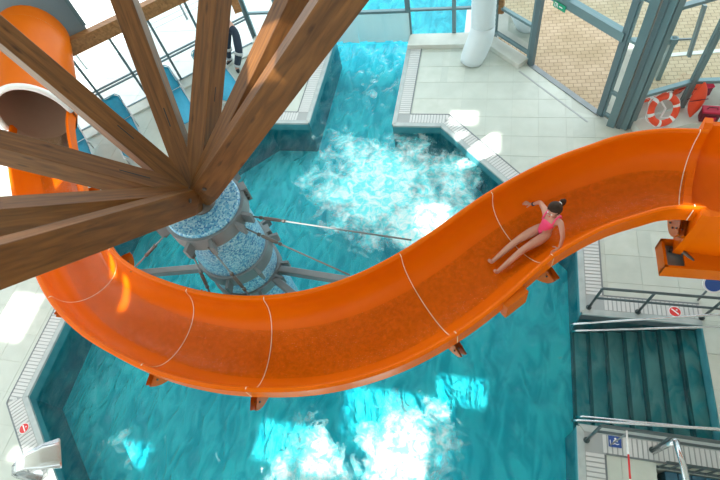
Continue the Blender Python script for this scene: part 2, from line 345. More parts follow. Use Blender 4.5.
for key, poly in DECKS.items():
    xs = [p[0] for p in poly]; ys = [p[1] for p in poly]
    i0, i1 = math.floor(min(xs) / TS), math.ceil(max(xs) / TS); j0, j1 = math.floor(min(ys) / TS), math.ceil(max(ys) / TS)
    for i in range(i0, i1):
        for j in range(j0, j1):
            if i * TS > 6.5 or j * TS < -1.3: continue
            e = 0.004
            sq = [(i * TS + e, j * TS + e), ((i + 1) * TS - e, j * TS + e), ((i + 1) * TS - e, (j + 1) * TS - e), (i * TS + e, (j + 1) * TS - e)]
            q = clip_convex(sq, poly)
            if len(q) >= 3 and area(q) > 0.004:
                MB().prism(ccw(q), -0.008, random.uniform(-0.001, 0.001)).build('tile', random.choice(['deck', 'deck', 'deck2', 'deck3']), fl)

# pool shell
pool_out = [(-4.55, 12.5), (-4.55, 9.0), (-5.7, 9.0), (-8.85, 5.75), (-8.78, 1.2), (-4.1, -3), (1.86, -3), (1.86, 2.2), (4.0, 2.2), (4.0, 4.27), (2.0, 4.27), (2.0, 5.75), (-1.06, 8.97), (-2.27, 8.97), (-2.27, 12.5)]
pf = pyd('pool_floor', [(x, y, PF) for x, y in pool_out], [list(range(len(pool_out)))], 'poolfloor'); tag(pf, kind='structure')
for i in range(len(pool_out)):
    a, b = pool_out[i], pool_out[(i + 1) % len(pool_out)]
    if i in (5, 14): continue
    v = [(*a, PF), (*b, PF), (*b, -0.01), (*a, -0.01)]
    dx, dy = b[0] - a[0], b[1] - a[1]; l = math.hypot(dx, dy); nx, ny = dy / l * 0.02, -dx / l * 0.02
    # the wall skin stands 2 cm proud of the deck block, into the pool
    w = MB().prism(ccw([a, b, (b[0] - nx, b[1] - ny), (a[0] - nx, a[1] - ny)]), PF, -0.012)
    o = w.build('wall_pool', 'slate' if i in (7, 9) else 'poolwall'); tag(o, kind='structure')
# water surfaces
wt = pyd('pool_water', [(x, y, WL) for x, y in pool_out], [list(range(len(pool_out)))], 'water')
tag(wt, 'rippled turquoise water filling the indoor pool', 'water', kind='stuff')

# gutters along the pool edge
def gutter(a, b, w, side, label_parent, m0=0.0, m1=0.0, noslat=False):
    """channel with a slatted grate, pale nosing on the pool side; side=+1 puts it left of a->b"""
    a = Vector((*a, 0)); b = Vector((*b, 0)); t = (b - a).normalized(); n = Vector((-t.y, t.x, 0)) * side; L = (b - a).length
    P = lambda s, d: (a + t * s + n * d).to_2d()
    root = empty('gutter_channel', a); root['kind'] = 'structure'
    def put(name, mb, m):
        o = mb.build(name, m); o.parent = root; o.matrix_parent_inverse = Matrix.Translation(-a); return o
    put('nosing', MB().prism(ccw([P(0, -0.03), P(L, -0.03), P(L + m1 * 0.08, 0.08), P(-m0 * 0.08, 0.08)]), -0.04, 0.014), 'nosing')
    put('channel_bed', MB().prism(ccw([P(-m0 * 0.08, 0.08), P(L + m1 * 0.08, 0.08), P(L + m1 * w, w), P(-m0 * w, w)]), -0.004, 0.004), 'gut_dark')
    mb = MB(); s = -m0 * w; step = 0.075
    while s < L + m1 * w:
        lo = 0.09; hi = w - 0.03
        # mitre the slats at the corners
        if s < 0 and m0 > 0: lo = max(lo, -s / m0)
        if s > L and m1 > 0: lo = max(lo, (s - L) / m1)
        if s < 0.4 and m0 < 0: hi = min(hi, s / -m0 if m0 else hi)
        if L - s < 0.4 and m1 < 0: hi = min(hi, (L - s) / -m1)
        if hi - lo > 0.02: mb.prism(ccw([P(s, lo), P(s + step * 0.72, lo), P(s + step * 0.72, hi), P(s, hi)]), 0.004, 0.013)
        s += step
    gr = put('grate', mb, 'grate'); gr['kind'] = 'stuff'
    put('edge_strip', MB().prism(ccw([P(-m0 * w, w - 0.025), P(L + m1 * w, w - 0.025), P(L + m1 * w, w), P(-m0 * w, w)]), -0.003, 0.016), 'galv')
    return root
GW = 0.40
K = 0.4142
gutter((-2.27, 12.2), (-2.27, 8.97), GW, 1, None, 0, -1.0)
gutter((-2.27, 8.97), (-1.06, 8.97), GW, 1, None, -1.0, K)
gutter((-1.06, 8.97), (2.0, 5.75), GW, 1, None, K, K)
gutter((2.0, 5.75), (2.0, 4.27), GW, 1, None, K, -1)
gutter((2.0, 4.27), (4.0, 4.27), GW, 1, None, -1, 0)
gutter((4.0, 2.2), (1.86, 2.2), GW, 1, None, 0, -1)
gutter((1.86, 2.2), (1.86, -1.5), GW, 1, None, -1, 0)
gutter((-4.55, 9.0), (-4.55, 12.2), GW, 1, None, -1, 0)
gutter((-5.7, 9.0), (-4.55, 9.0), GW, 1, None, K, -1)
gutter((-8.85, 5.75), (-5.7, 9.0), GW, 1, None, K, K)
gutter((-8.78, 1.2), (-8.85, 5.75), GW, 1, None, K, K)
gutter((-5.6, -1.66), (-8.78, 1.2), GW, 1, None, 0, K)

# pool steps
stairs = empty('pool_steps', (3.0, 3.3, PF)); stairs['kind'] = 'structure'
SX = [4.0, 3.70, 3.40, 3.11, 2.86, 2.56, 2.26, 1.99]
for k in range(7):
    z = -0.30 - 0.108 * k; x1 = SX[k]; x0 = SX[k + 1] if k < 7 else 1.70
    o = MB().prism([(x0 + 0.045, 2.22), (x1, 2.22), (x1, 4.25), (x0 + 0.045, 4.25)], PF, z).build('step', 'step'); o.parent = stairs; o.matrix_parent_inverse = Matrix.Translation((-3.0, -3.3, -PF))
    if k < 7: o = MB().prism([(x0, 2.22), (x0 + 0.05, 2.22), (x0 + 0.05, 4.25), (x0, 4.25)], PF, z + 0.003).build('step_nosing', 'nose_dark'); o.parent = stairs; o.matrix_parent_inverse = Matrix.Translation((-3.0, -3.3, -PF))

# children's basin corner in the lower right deck
bas = MB().prism([(2.98, -3), (9, -3), (9, 1.72), (2.98, 1.72)], -0.5, -0.45).build('basin_floor', 'sand'); tag(bas, kind='structure')
for k in range(14):
    MB().prism([(3.12 + k * 0.19, 1.42), (3.29 + k * 0.19, 1.42), (3.29 + k * 0.19, 1.70), (3.12 + k * 0.19, 1.70)], -0.45, -0.05).build('tile', 'bluetile', bas)
for k in range(12):
    MB().prism([(2.99, 1.24 - k * 0.19), (3.10, 1.24 - k * 0.19), (3.10, 1.41 - k * 0.19), (2.99, 1.41 - k * 0.19)], -0.45, -0.05).build('tile', 'bluetile', bas)

# outdoor ground beyond the glass
pv = MB().prism([(0.2, 12.4), (1.05, 11.3), (2.85, 9.3), (3.35, 9.12), (4.25, 9.53), (9.2, 9.68), (14, 9.7), (14, 26), (0.2, 26)], -0.3, -0.05).build('brick_paving', 'paver'); tag(pv, kind='structure')
kb = MB().prism([(3.2, 11.35), (14, 12.6), (14, 12.72), (3.2, 11.47)], -0.06, -0.03).build('trim_1', 'sill'); tag(kb, kind='structure')
tr_base = MB().prism([(-30, 12.5), (-7.0, 12.5), (-13.1, 7.0), (-13.1, 4), (-30, 4)], -0.3, -0.06).build('terrace', 'joint'); tag(tr_base, kind='structure')
tb2 = MB().prism([(-30, 12.5), (-6.0, 12.5), (-6.0, 30), (-30, 30)], -0.3, -0.06).build('terrace_far', 'terrace'); tag(tb2, kind='structure')
tconv = [(-17, 12.5), (-7.0, 12.5), (-13.1, 7.0), (-17, 7.0)]
T2 = 0.76
for i in range(-23, -9):
    for j in range(9, 24):
        e = 0.006; x0, y0 = i * T2 - 0.37, j * T2 + 0.19
        sq = [(x0 + e, y0 + e), (x0 + T2 - e, y0 + e), (x0 + T2 - e, y0 + T2 - e), (x0 + e, y0 + T2 - e)]
        if y0 < 12.4:
            q = clip_convex(sq, tconv)
            if len(q) >= 3 and area(q) > 0.01: MB().prism(ccw(q), -0.06, -0.045).build('tile', 'terrace', tr_base)
        elif x0 < -6.8:
            MB().prism(sq, -0.06, -0.045).build('tile', 'terrace', tb2)
op = [(-6.0, 12.5), (-0.75, 12.5), (-0.75, 13.7), (0.1, 13.7), (0.1, 30), (-6.0, 30)]
of = pyd('outdoor_pool_floor', [(x, y, PF) for x, y in op], [list(range(6))], 'poolfloor'); tag(of, kind='structure')
ow = pyd('outdoor_pool_water', [(x, y, -0.22) for x, y in op], [list(range(6))], 'water_out'); tag(ow, 'pale turquoise outdoor pool water beyond the back windows', 'water', kind='stuff')
os_ = MB().prism([(-0.75, 12.45), (0.2, 12.45), (0.2, 13.7), (-0.75, 13.7)], -0.3, -0.05).build('terrace_strip', 'terrace'); tag(os_, kind='structure')

# ------------------------------------------------------------------ glazed walls
wcount = [0]
def window_bay(a, b, z0, z1, transoms, mull, fw=0.07, dark=False, glass=True, sill=None, name=None):
    """one glazed bay a->b; mull = fractions of posts; transoms = heights"""
    wcount[0] += 1
    a = Vector((*a, 0)); b = Vector((*b, 0)); t = (b - a); L = t.length; t.normalize()
    root = empty(name or 'window_%d' % wcount[0], a); root['kind'] = 'structure'; inv = Matrix.Translation(-a)
    m = 'framed' if dark else 'frame'
    def put(nm, mb, mm):
        o = mb.build(nm, mm); o.parent = root; o.matrix_parent_inverse = inv; return o
    for fr in mull:
        p = a + t * (L * fr); put('mullion', MB().bar(p + Vector((0, 0, z0)), p + Vector((0, 0, z1)), fw, fw * 1.5, up=t), m)
    for z in transoms:
        for k in range(len(mull) - 1):
            p = a + t * (L * mull[k] + fw * 0.5); q = a + t * (L * mull[k + 1] - fw * 0.5)
            put('transom', MB().bar(p + Vector((0, 0, z)), q + Vector((0, 0, z)), fw * 1.2, fw * 0.8), m)
    if glass:
        zs = sorted(transoms)
        for k in range(len(mull) - 1):
            for i in range(len(zs) - 1):
                p = a + t * (L * mull[k]); q = a + t * (L * mull[k + 1])
                put('pane', MB().add([p + Vector((0, 0, zs[i])), q + Vector((0, 0, zs[i])), q + Vector((0, 0, zs[i + 1])), p + Vector((0, 0, zs[i + 1]))], [[0, 1, 2, 3]]), 'glass')
    if sill:
        n = Vector((t.y, -t.x, 0))       # towards the inside (right of a->b)
        pa, pb = a + n * 0.02, b + n * 0.02
        put('sill', MB().prism(ccw([pa.to_2d(), pb.to_2d(), (pb + n * sill[0]).to_2d(), (pa + n * sill[0]).to_2d()]), 0.0, sill[1]), 'sill')
    return root
# left wall
LWd = Vector((0.743, 0.669))
def lw(s): return (-10.2 + LWd.x * s, 9.53 + LWd.y * s)
window_bay(lw(-2.9), lw(4.2), 0.0, 2.15, [0.05, 0.83, 0.92, 2.15], [0.0, 0.177, 0.336, 0.49, 0.645, 0.80, 1.0], 0.045, dark=True, sill=(0.42, 0.05))
# back wall, left part / over the swim channel / right part
window_bay((-7.05, 12.42), (-4.6, 12.42), 0.0, 3.0, [0.05, 0.95, 2.6], [0.0, 0.4, 0.72, 1.0], 0.07, sill=(0.3, 0.2))
window_bay((-4.6, 12.42), (-2.27, 12.42), 0.0, 3.0, [0.85, 2.6], [0.0, 1.0], 0.09)
window_bay((-2.27, 12.42), (0.0, 12.42), 0.0, 3.0, [0.06, 0.87, 2.6], [0.0, 0.55, 0.78, 1.0], 0.07, sill=(0.50, 0.13))
# bay beside the door
window_bay((0.02, 12.30), (1.0, 11.30), 0.0, 3.2, [0.26, 1.05, 2.6], [0.06, 1.0], 0.08, sill=(0.36, 0.14))
# door opening
da, db = Vector((1.05, 11.20, 0)), Vector((2.62, 9.42, 0)); dt = (db - da).normalized()
window_bay((1.05, 11.20), (2.62, 9.42), 0.0, 3.6, [], [0.0, 1.0], 0.10, glass=False, dark=True)
wcount[0] += 1
dr = empty('window_%d' % wcount[0], da); dr['kind'] = 'structure'
def dput(nm, mb, mm):
    o = mb.build(nm, mm); o.parent = dr; o.matrix_parent_inverse = Matrix.Translation(-da); return o
for z, h in ((2.12, 0.20),): dput('lintel', MB().bar(da + Vector((0, 0, z)), db + Vector((0, 0, z)), 0.16, h), 'frame')
pm = da + dt * 1.25
dput('mullion', MB().bar(da + dt * 0.75 + Vector((0, 0, 2.2)), da + dt * 0.75 + Vector((0, 0, 3.6)), 0.09, 0.12, up=dt), 'frame')
for s0, s1 in ((0.05, 0.75), (0.75, 2.32)):
    p, q = da + dt * s0, da + dt * s1
    dput('pane', MB().add([p + Vector((0, 0, 2.2)), q + Vector((0, 0, 2.2)), q + Vector((0, 0, 3.6)), p + Vector((0, 0, 3.6))], [[0, 1, 2, 3]]), 'glass')
dn = Vector((dt.y, -dt.x, 0)); dn = dn if dn.y < 0 else -dn
dput('threshold', MB().prism(ccw([(da + dn * 0.08).to_2d(), (db + dn * 0.08).to_2d(), (db - dn * 0.06).to_2d(), (da - dn * 0.06).to_2d()]), 0.0, 0.02), 'galv')
dput('drain_slot', MB().prism(ccw([(da + dn * 0.36).to_2d(), (db + dn * 0.36).to_2d(), (db + dn * 0.40).to_2d(), (da + dn * 0.40).to_2d()]), 0.0, 0.006), 'gut_dark')
# open door leaf folded at the right jamb, then the corner post
window_bay((2.62, 9.42), (2.86, 9.20), 0.0, 3.6, [0.10, 0.75, 2.1, 3.0], [0.15, 1.0], 0.07)
cp = empty('trim_2', (2.98, 9.06, 0)); cp['kind'] = 'structure'
for nm, dx, dy, w, m in (('post', -0.12, 0.06, 0.17, 'frame'), ('post', 0.02, -0.02, 0.10, 'framed'), ('post', 0.15, 0.0, 0.15, 'frame')):
    o = MB().box((dx, dy, 2.2), (w, 0.24 if m == 'frame' else 0.15, 4.4), -0.5).build(nm, m, cp)
# right wall with the rescue gear
window_bay((3.22, 9.02), (4.25, 9.46), 0.0, 3.4, [0.10, 0.95, 3.0], [0.0, 1.0], 0.09, sill=(0.50, 0.22))
window_bay((4.25, 9.46), (6.6, 9.56), 0.0, 3.4, [0.10, 0.95, 3.0], [0.0, 0.42, 1.0], 0.09, sill=(0.50, 0.216))
br = MB().bar((3.62, 9.00, 3.05), (3.62, 8.70, 2.2), 0.05, 0.12).build('bracket', 'frame'); br.name = 'trim_3'; tag(br, kind='structure')
# left upper wall: ring beam and grey cladding
la, lb = Vector((*lw(-3.2), 2.33)), Vector((*lw(4.3), 2.33)); inn = Vector((LWd.y, -LWd.x, 0)) * 0.12
rb = MB().bar(la + inn, lb + inn, 0.24, 0.36).build('ring_beam', 'wood_ring'); tag(rb, 'long pale timber beam running along the top of the left glass wall', 'beam')
pa, pb = Vector((*lw(-6), 0)), Vector((*lw(0.25), 0))
wp = MB().prism(ccw([pa.to_2d(), pb.to_2d(), (pb - inn * 0.8).to_2d(), (pa - inn * 0.8).to_2d()]), 2.51, 5.5).build('wall_left', 'panel'); tag(wp, kind='structure')
wq = MB().bar(pb + Vector((0, 0, 2.62)) + inn * 0.3, pb + Vector((0, 0, 5.5)) + inn * 0.3, 0.06, 0.10, up=Vector((*LWd, 0))).build('trim_4', 'framed'); tag(wq, kind='structure')
# unseen roof added to shade the room; gaps placed to throw sun patches
def slab(name, x0, x1, y0, y1, z, th, holes, m):
    xs = sorted({x0, x1, *[min(max(h[i], x0), x1) for h in holes for i in (0, 1)]}); ys = sorted({y0, y1, *[min(max(h[i], y0), y1) for h in holes for i in (2, 3)]})
    mb = MB()
    for i in range(len(xs) - 1):
        for j in range(len(ys) - 1):
            cx, cy = (xs[i] + xs[i + 1]) / 2, (ys[j] + ys[j + 1]) / 2
            if any(h[0] < cx < h[1] and h[2] < cy < h[3] for h in holes): continue
            mb.prism([(xs[i], ys[j]), (xs[i + 1], ys[j]), (xs[i + 1], ys[j + 1]), (xs[i], ys[j + 1])], z, z + th)
    return mb.build(name, m)
SUN_HOLES = []
wf_ = MB().box((-4.3, -9.4, 4.0), (24.0, 0.2, 8.0)).build('unseen_wall_front', 'roof'); tag(wf_, kind='structure')  # unseen wall, added to darken the near end of the pool
wr_ = MB().box((7.4, -0.1, 5.5), (0.2, 18.8, 11.0)).build('unseen_wall_right', 'roof'); tag(wr_, kind='structure')  # unseen wall, added to shade the lower right deck
SUN_HOLES = [(-6.20, -5.40, -1.90, -0.66), (-5.55, -4.85, 1.72, 2.25), (-5.39, -4.29, 0.43, 1.53),
         (-15.2, -14.3, -5.02, -3.82), (-7.57, -5.37, -6.65, -5.35), (-9.22, -7.82, -7.09, -6.29), (-5.75, -4.75, -5.49, -4.89), (-12.2, -11.4, -7.64, -7.14),
         (-13.21, -12.51, -7.27, -6.97), (-13.54, -13.04, -1.08, -0.38), (-10.52, -10.24, -2.85, -2.25), (-10.05, -9.83, -3.49, -2.69), (-0.75, -0.43, -0.79, -0.59)]  # openings set up the sun's path from each sun patch
ce = slab('unseen_ceiling', -16.5, 8.0, -9.5, 2.6, 11.0, 0.12, SUN_HOLES, 'roof'); tag(ce, kind='structure')
ce2 = slab('unseen_ceiling_upper', -16.5, 8.0, 2.6, 12.5, 11.0, 0.12, [], 'roof'); tag(ce2, kind='structure')  # unseen, added to keep light off the decks and strut tops

# ------------------------------------------------------------------ the slide
ST = [(2.95, 5.02, 3.32, 1.50), (2.57, 5.08, 3.25, 1.50), (2.20, 5.05, 3.19, 1.48), (1.84, 4.92, 3.14, 1.46), (1.42, 4.74, 3.09, 1.45), (1.01, 4.50, 3.03, 1.45), (0.58, 4.18, 2.98, 1.46),
      (0.24, 3.86, 2.93, 1.50), (-0.16, 3.46, 2.87, 1.55), (-0.71, 2.98, 2.82, 1.58), (-1.32, 2.58, 2.77, 1.59), (-1.99, 2.30, 2.71, 1.57), (-2.63, 2.15, 2.66, 1.53),
      (-3.38, 2.08, 2.61, 1.49), (-4.17, 2.13, 2.55, 1.46), (-4.98, 2.29, 2.50, 1.42), (-5.88, 2.58, 2.45, 1.38), (-6.75, 3.07, 2.39, 1.36), (-7.63, 3.86, 2.34, 1.38),
      (-8.46, 4.75, 2.29, 1.42), (-9.20, 5.65, 2.26, 1.46), (-9.70, 6.35, 2.24, 1.48), (-9.98, 6.88, 2.23, 1.50)]
def cr_(p0, p1, p2, p3, t):
    return tuple(0.5 * (2 * b + (c - a) * t + (2 * a - 5 * b + 4 * c - d) * t * t + (3 * b - a - 3 * c + d) * t ** 3) for a, b, c, d in zip(p0, p1, p2, p3))
PATH = []
for i in range(len(ST) - 1):
    q = [ST[max(i - 1, 0)], ST[i], ST[i + 1], ST[min(i + 2, len(ST) - 1)]]
    for k in range(8): PATH.append(cr_(*q, k / 8))
PATH.append(ST[-1])
NP = len(PATH)
def frame_at(k):
    a, b = PATH[max(k - 1, 0)], PATH[min(k + 1, NP - 1)]
    t = Vector((b[0] - a[0], b[1] - a[1], 0)).normalized(); n = Vector((-t.y, t.x, 0))    # n = rider's left
    p = PATH[k]; return Vector(p[:3]), t, n, p[3] / 2 - 0.035
DEP = 0.62
def inner(hw, a, off=0.0):
    """trough section, a from 0 (rider's left rim) to pi (right rim); off>0 = outwards"""
    r = hw - 0.07 + off; d = DEP + off
    s = math.sin(a); return (r * math.cos(a), -d * (abs(s) ** 0.82))
NA = 22
def ring(k, prof):
    c, t, n, hw = frame_at(k); return [c + n * u + Vector((0, 0, v)) for u, v in prof(hw)]
def sect(hw):
    pts = [inner(hw, PI * i / NA) for i in range(NA + 1)]
    # rounded rim then the outer shell back again
    R = 0.045
    pts += [(-hw + 0.07 - R * (1 - math.cos(b)), R * 1.0 * math.sin(b)) for b in (0.7, 1.57, 2.4)] + [(-hw, -0.01), (-hw - 0.005, -0.23), (-hw + 0.03, -0.235)]
    out = [inner(hw, PI * i / NA, 0.022) for i in range(NA + 1)][::-1]
    out = [p for p in out if p[1] < -0.26]
    pts += out
    pts += [(hw - 0.03, -0.235), (hw + 0.005, -0.23), (hw, -0.01)] + [(hw - 0.07 + R * (1 - math.cos(b)), R * math.sin(b)) for b in (2.4, 1.57, 0.7)]
    return pts
def sweep(name, k0, k1, prof, m, parent, closed=True, smooth=True, step=1):
    ks = list(range(k0, k1, step)) + [k1]; rings = [ring(k, prof) for k in ks]; n = len(rings[0]); v = [p for r in rings for p in r]
    f = []
    for i in range(len(ks) - 1):
        for j in range(n if closed else n - 1):
            f.append([i * n + j, i * n + (j + 1) % n, (i + 1) * n + (j + 1) % n, (i + 1) * n + j])
    if closed: f += [list(range(n))[::-1], list(range((len(ks) - 1) * n, len(ks) * n))]
    o = pyd(name, v, f, m, parent, smooth); return o
def autosmooth(o, ang=0.7):
    me = o.data; bm = bmesh.new(); bm.from_mesh(me)
    for e in bm.edges:
        if len(e.link_faces) == 2 and e.calc_face_angle(0) > ang: e.smooth = False
    bm.to_mesh(me); bm.free(); return o
slide = empty('water_slide'); tag(slide, 'open orange fibreglass water slide curving over the pool into a white-lipped tube', 'water slide')
def nearest(x, y): return min(range(NP), key=lambda k: (PATH[k][0] - x) ** 2 + (PATH[k][1] - y) ** 2)
SE = [nearest(2.82, 5.05), nearest(0.56, 4.17), nearest(-0.63, 3.04), nearest(-3.02, 2.12), nearest(-4.54, 2.18), nearest(-6.68, 3.0), nearest(-8.3, 4.6)]
ends = [0] + SE + [NP - 1]
for i in range(len(ends) - 1):
    o = sweep('trough_section', ends[i], ends[i + 1], sect, 'orange', slide); autosmooth(o, 0.9)
def strip_at(k, prof_pts, w, name, m):
    """thin band wrapped across the trough at station k"""
    c, t, n, hw = frame_at(k); v = []
    for s in (-w / 2, w / 2): v += [c + t * s + n * u + Vector((0, 0, z)) for u, z in prof_pts(hw)]
    q = len(v) // 2; return pyd(name, v, [[i, i + 1, q + i + 1, q + i] for i in range(q - 1)], m, slide, True)
def seam_prof(hw):
    p = [inner(hw, PI * i / NA, -0.006) for i in range(NA + 1)]
    L_ = [(hw + 0.008, -0.225), (hw + 0.005, -0.005), (hw - 0.03, 0.052), (hw - 0.066, 0.04)]
    return L_ + p + [(-u, z) for u, z in L_[::-1]]
for k in SE:
    o = strip_at(k, seam_prof, 0.011, 'joint_seam', 'seam')
    c, t, n, hw = frame_at(k)
    # bolted half-round flange under the joint
    mb = MB(); A = [PI * i / NA for i in range(2, NA - 1)]
    for s in (-0.035, 0.035):
        v = []
        for dt_ in (-0.012, 0.012):
            for off in (0.02, 0.27): v += [c + t * (s + dt_) + n * inner(hw, a, off)[0] + Vector((0, 0, inner(hw, a, off)[1] - 0.05)) for a in A]
        q = len(A); f = []
        for i in range(q - 1):
            f += [[i, i + 1, q + i + 1, q + i], [2 * q + i, 2 * q + i + 1, 3 * q + i + 1, 3 * q + i], [q + i, q + i + 1, 3 * q + i + 1, 3 * q + i]]
        mb.add(v, f)
    fo = mb.build('joint_flange', 'orange_out', slide)
    bm_ = MB()
    for a in A[1::2]:
        u, z = inner(hw, a, 0.17); p = c + n * u + Vector((0, 0, z - 0.03)); bm_.tube([p - t * 0.07, p + t * 0.07], 0.014, 6)
    b = bm_.build('bolts', 'bolt', fo); b['kind'] = 'stuff'
def film(hw): return [inner(hw, PI * (0.5 + (i - 6) * 0.034), -0.012) for i in range(13)]
fw_ = sweep('running_water', 2, NP - 2, film, 'film', slide, closed=False); fw_['kind'] = 'stuff'
# carry box fixed under the outer rim
k = nearest(0.02, 3.62); c, t, n, hw = frame_at(k)
o = MB().bar(c + n * (hw + 0.04) + t * 0.19 + Vector((0, 0, -0.20)), c + n * (hw + 0.04) - t * 0.19 + Vector((0, 0, -0.20)), 0.10, 0.34).build('bracket_box', 'orange_out', slide)
# wide catch tub at the right-hand end
rf = [(2.95, 5.02, 3.33), (3.5, 4.95, 3.38), (4.3, 4.86, 3.46), (5.2, 4.75, 3.55)]
def tub_prof():
    hw = 0.83; pin = [(hw - 0.10, 0.0)] + [((hw - 0.12) * math.cos(a), -0.75 * abs(math.sin(a)) ** 0.7) for a in [PI * i / 14 for i in range(1, 14)]] + [(-hw + 0.10, 0.0)]
    return pin + [(-hw + 0.08, 0.05), (-hw, 0.05), (-hw - 0.02, -0.10), (-hw + 0.05, -0.95), (hw - 0.05, -0.95), (hw + 0.02, -0.10), (hw, 0.05), (hw - 0.08, 0.05)]
pr = tub_prof(); v = []; n_ = len(pr)
for i, p in enumerate(rf):
    a, b = rf[max(i - 1, 0)], rf[min(i + 1, 3)]; t = Vector((b[0] - a[0], b[1] - a[1], 0)).normalized(); n = Vector((-t.y, t.x, 0))
    v += [Vector(p) + n * u + Vector((0, 0, z)) for u, z in pr]
f = [[i * n_ + j, i * n_ + (j + 1) % n_, (i + 1) * n_ + (j + 1) % n_, (i + 1) * n_ + j] for i in range(3) for j in range(n_)] + [list(range(n_))[::-1], list(range(3 * n_, 4 * n_))]
tub = pyd('catch_tub', v, f, 'orange', slide, True); autosmooth(tub, 0.6)
c0 = Vector(rf[0]); tt = Vector((0.985, -0.17, 0)); nn = Vector((0.17, 0.985, 0))
fl_prof = [(u * 1.05, z + 0.02) for u, z in pr[len(pr) - 8:]]
v = []
for s in (-0.075, 0.03):
    v += [c0 + tt * s + nn * (u * 1.02) + Vector((0, 0, z + 0.035)) for u, z in [(-0.75, 0.05), (-0.85, 0.05), (-0.86, -0.12), (-0.80, -0.98), (0.80, -0.98), (0.86, -0.12), (0.85, 0.05), (0.75, 0.05)]]
    v += [c0 + tt * s + nn * u + Vector((0, 0, z)) for u, z in [(0.70 * math.cos(PI * i / 14), -0.62 * abs(math.sin(PI * i / 14)) ** 0.8) for i in range(15)]]
q = 23
f = [[i, (i + 1) % q, q + (i + 1) % q, q + i] for i in range(q)] + [list(range(q))[::-1], list(range(q, 2 * q))]
fl2 = pyd('end_flange', v, f, 'orange', slide)
# pump box hanging below the tub, open on its left side
bx = MB()
B0, B1, Bz0, Bz1 = (2.62, 4.0), (3.75, 3.86), 2.28, 2.50
for args in (((3.15, 3.98, 2.30), (1.10, 0.04, 0.26)), ((3.15, 4.42, 2.30), (1.10, 0.04, 0.26)), ((2.62, 4.20, 2.30), (0.04, 0.46, 0.26)), ((3.15, 4.2, 2.18), (1.06, 0.44, 0.03)), ((3.28, 4.2, 2.42), (0.84, 0.44, 0.03))):
    bx.box(*args, rz=0.0)
box = bx.build('pump_box', 'orange_out', slide)
MB().box((2.80, 4.2, 2.26), (0.28, 0.38, 0.13)).build('pump_lid', 'galv', box)
MB().tube([(2.72, 4.3, 2.36), (2.86, 4.24, 2.42), (2.98, 4.1, 2.40)], 0.04, 8).build('pump_pipe', 'bolt', box, True)

# tube the slide runs into
TP = [(-9.96, 6.80, 2.23), (-10.22, 7.40, 2.30), (-10.45, 7.95, 2.45), (-10.72, 8.50, 2.62), (-11.1, 9.15, 2.75), (-11.7, 9.90, 2.85), (-12.6, 10.7, 2.9)]
TQ = []
for i in range(len(TP) - 1):
    for k in range(4): TQ.append(cr_(TP[max(i - 1, 0)], TP[i], TP[i + 1], TP[min(i + 2, len(TP) - 1)], k / 4))
TQ.append(TP[-1])
def tube_shell(name, r0, m, i0=0, i1=None, parent=slide, rz=None):
    v = []; n = 32; Q = TQ[i0:i1]
    for i, p in enumerate(Q):
        a, b = Q[max(i - 1, 0)], Q[min(i + 1, len(Q) - 1)]; t = Vector((b[0] - a[0], b[1] - a[1], 0)).normalized(); s = Vector((-t.y, t.x, 0))
        for j in range(n):
            an = 2 * PI * j / n; v.append(Vector(p) + s * (r0 * math.cos(an)) + Vector((0, 0, r0 * math.sin(an) * (1.22 if math.sin(an) > 0 else 0.9))))
    f = [[i * n + j, i * n + (j + 1) % n, (i + 1) * n + (j + 1) % n, (i + 1) * n + j] for i in range(len(Q) - 1) for j in range(n)]
    return pyd(name, v, f, m, parent, True)
tube_shell('tube_section', 0.79, 'orange_out', 0, 14); tube_shell('tube_section', 0.79, 'orange_out', 13, None)
tube_shell('tube_shade_lining', 0.765, 'tube_in_shade')
lip = []
for i in range(25):
    an = PI * i / 24; lip.append(Vector((-9.96, 6.78, 2.23)) + Vector((0.92, 0.38, 0)) * (0.78 * math.cos(an)) + Vector((0, 0, 0.78 * 1.22 * math.sin(an))))
en = sweep('entry_shade_lining', nearest(-9.58, 6.15), NP - 1, lambda hw: [inner(hw, PI * (0.04 + 0.92 * i / 20), -0.010) for i in range(21)], 'tube_in_shade', slide, closed=False)  # brown skin over the trough, painting the shade at the tube mouth
MB().tube(lip, 0.068, 10).build('tube_lip', 'white', slide, True)

# ------------------------------------------------------------------ mosaic column, collars, rods and arms
CX, CY, CR = -4.05, 3.80, 0.58
colm = empty('mosaic_column', (CX, CY, PF)); tag(colm, 'thick round column covered in blue and white mosaic with grey steel collars', 'column')
def cpart(nm, mb, m, smooth=True, par=None):
    o = mb.build(nm, m, None, smooth); autosmooth(o, 0.6); o.parent = par or colm; o.matrix_parent_inverse = Matrix.Translation((-CX, -CY, -PF)) if par is None else Matrix(); return o
cpart('shaft', MB().lathe([(CR, PF), (CR, 3.58), (CR - 0.02, 3.60), (0.001, 3.60)], (CX, CY, 0), 64), 'mosaic')
for z0, z1 in ((3.28, 3.54), (2.10, 2.36), (1.50, 1.70)):
    cpart('collar', MB().lathe([(CR + 0.002, z0), (CR + 0.05, z0), (CR + 0.05, z1), (CR + 0.002, z1), (CR + 0.002, z0)], (CX, CY, 0), 64), 'galv')
for z, azs in ((3.41, (-6, -22, -62, -92, 70, 215)), (2.23, (25, -35, -80, 55)), (1.6, (10, -14, -50, 188))):
    for a in azs:
        a = math.radians(a); d = Vector((math.cos(a), math.sin(a), 0)); p = Vector((CX, CY, z)) + d * (CR + 0.05)
        cpart('lug', MB().bar(p, p + d * 0.16, 0.05, 0.20), 'galv', False)
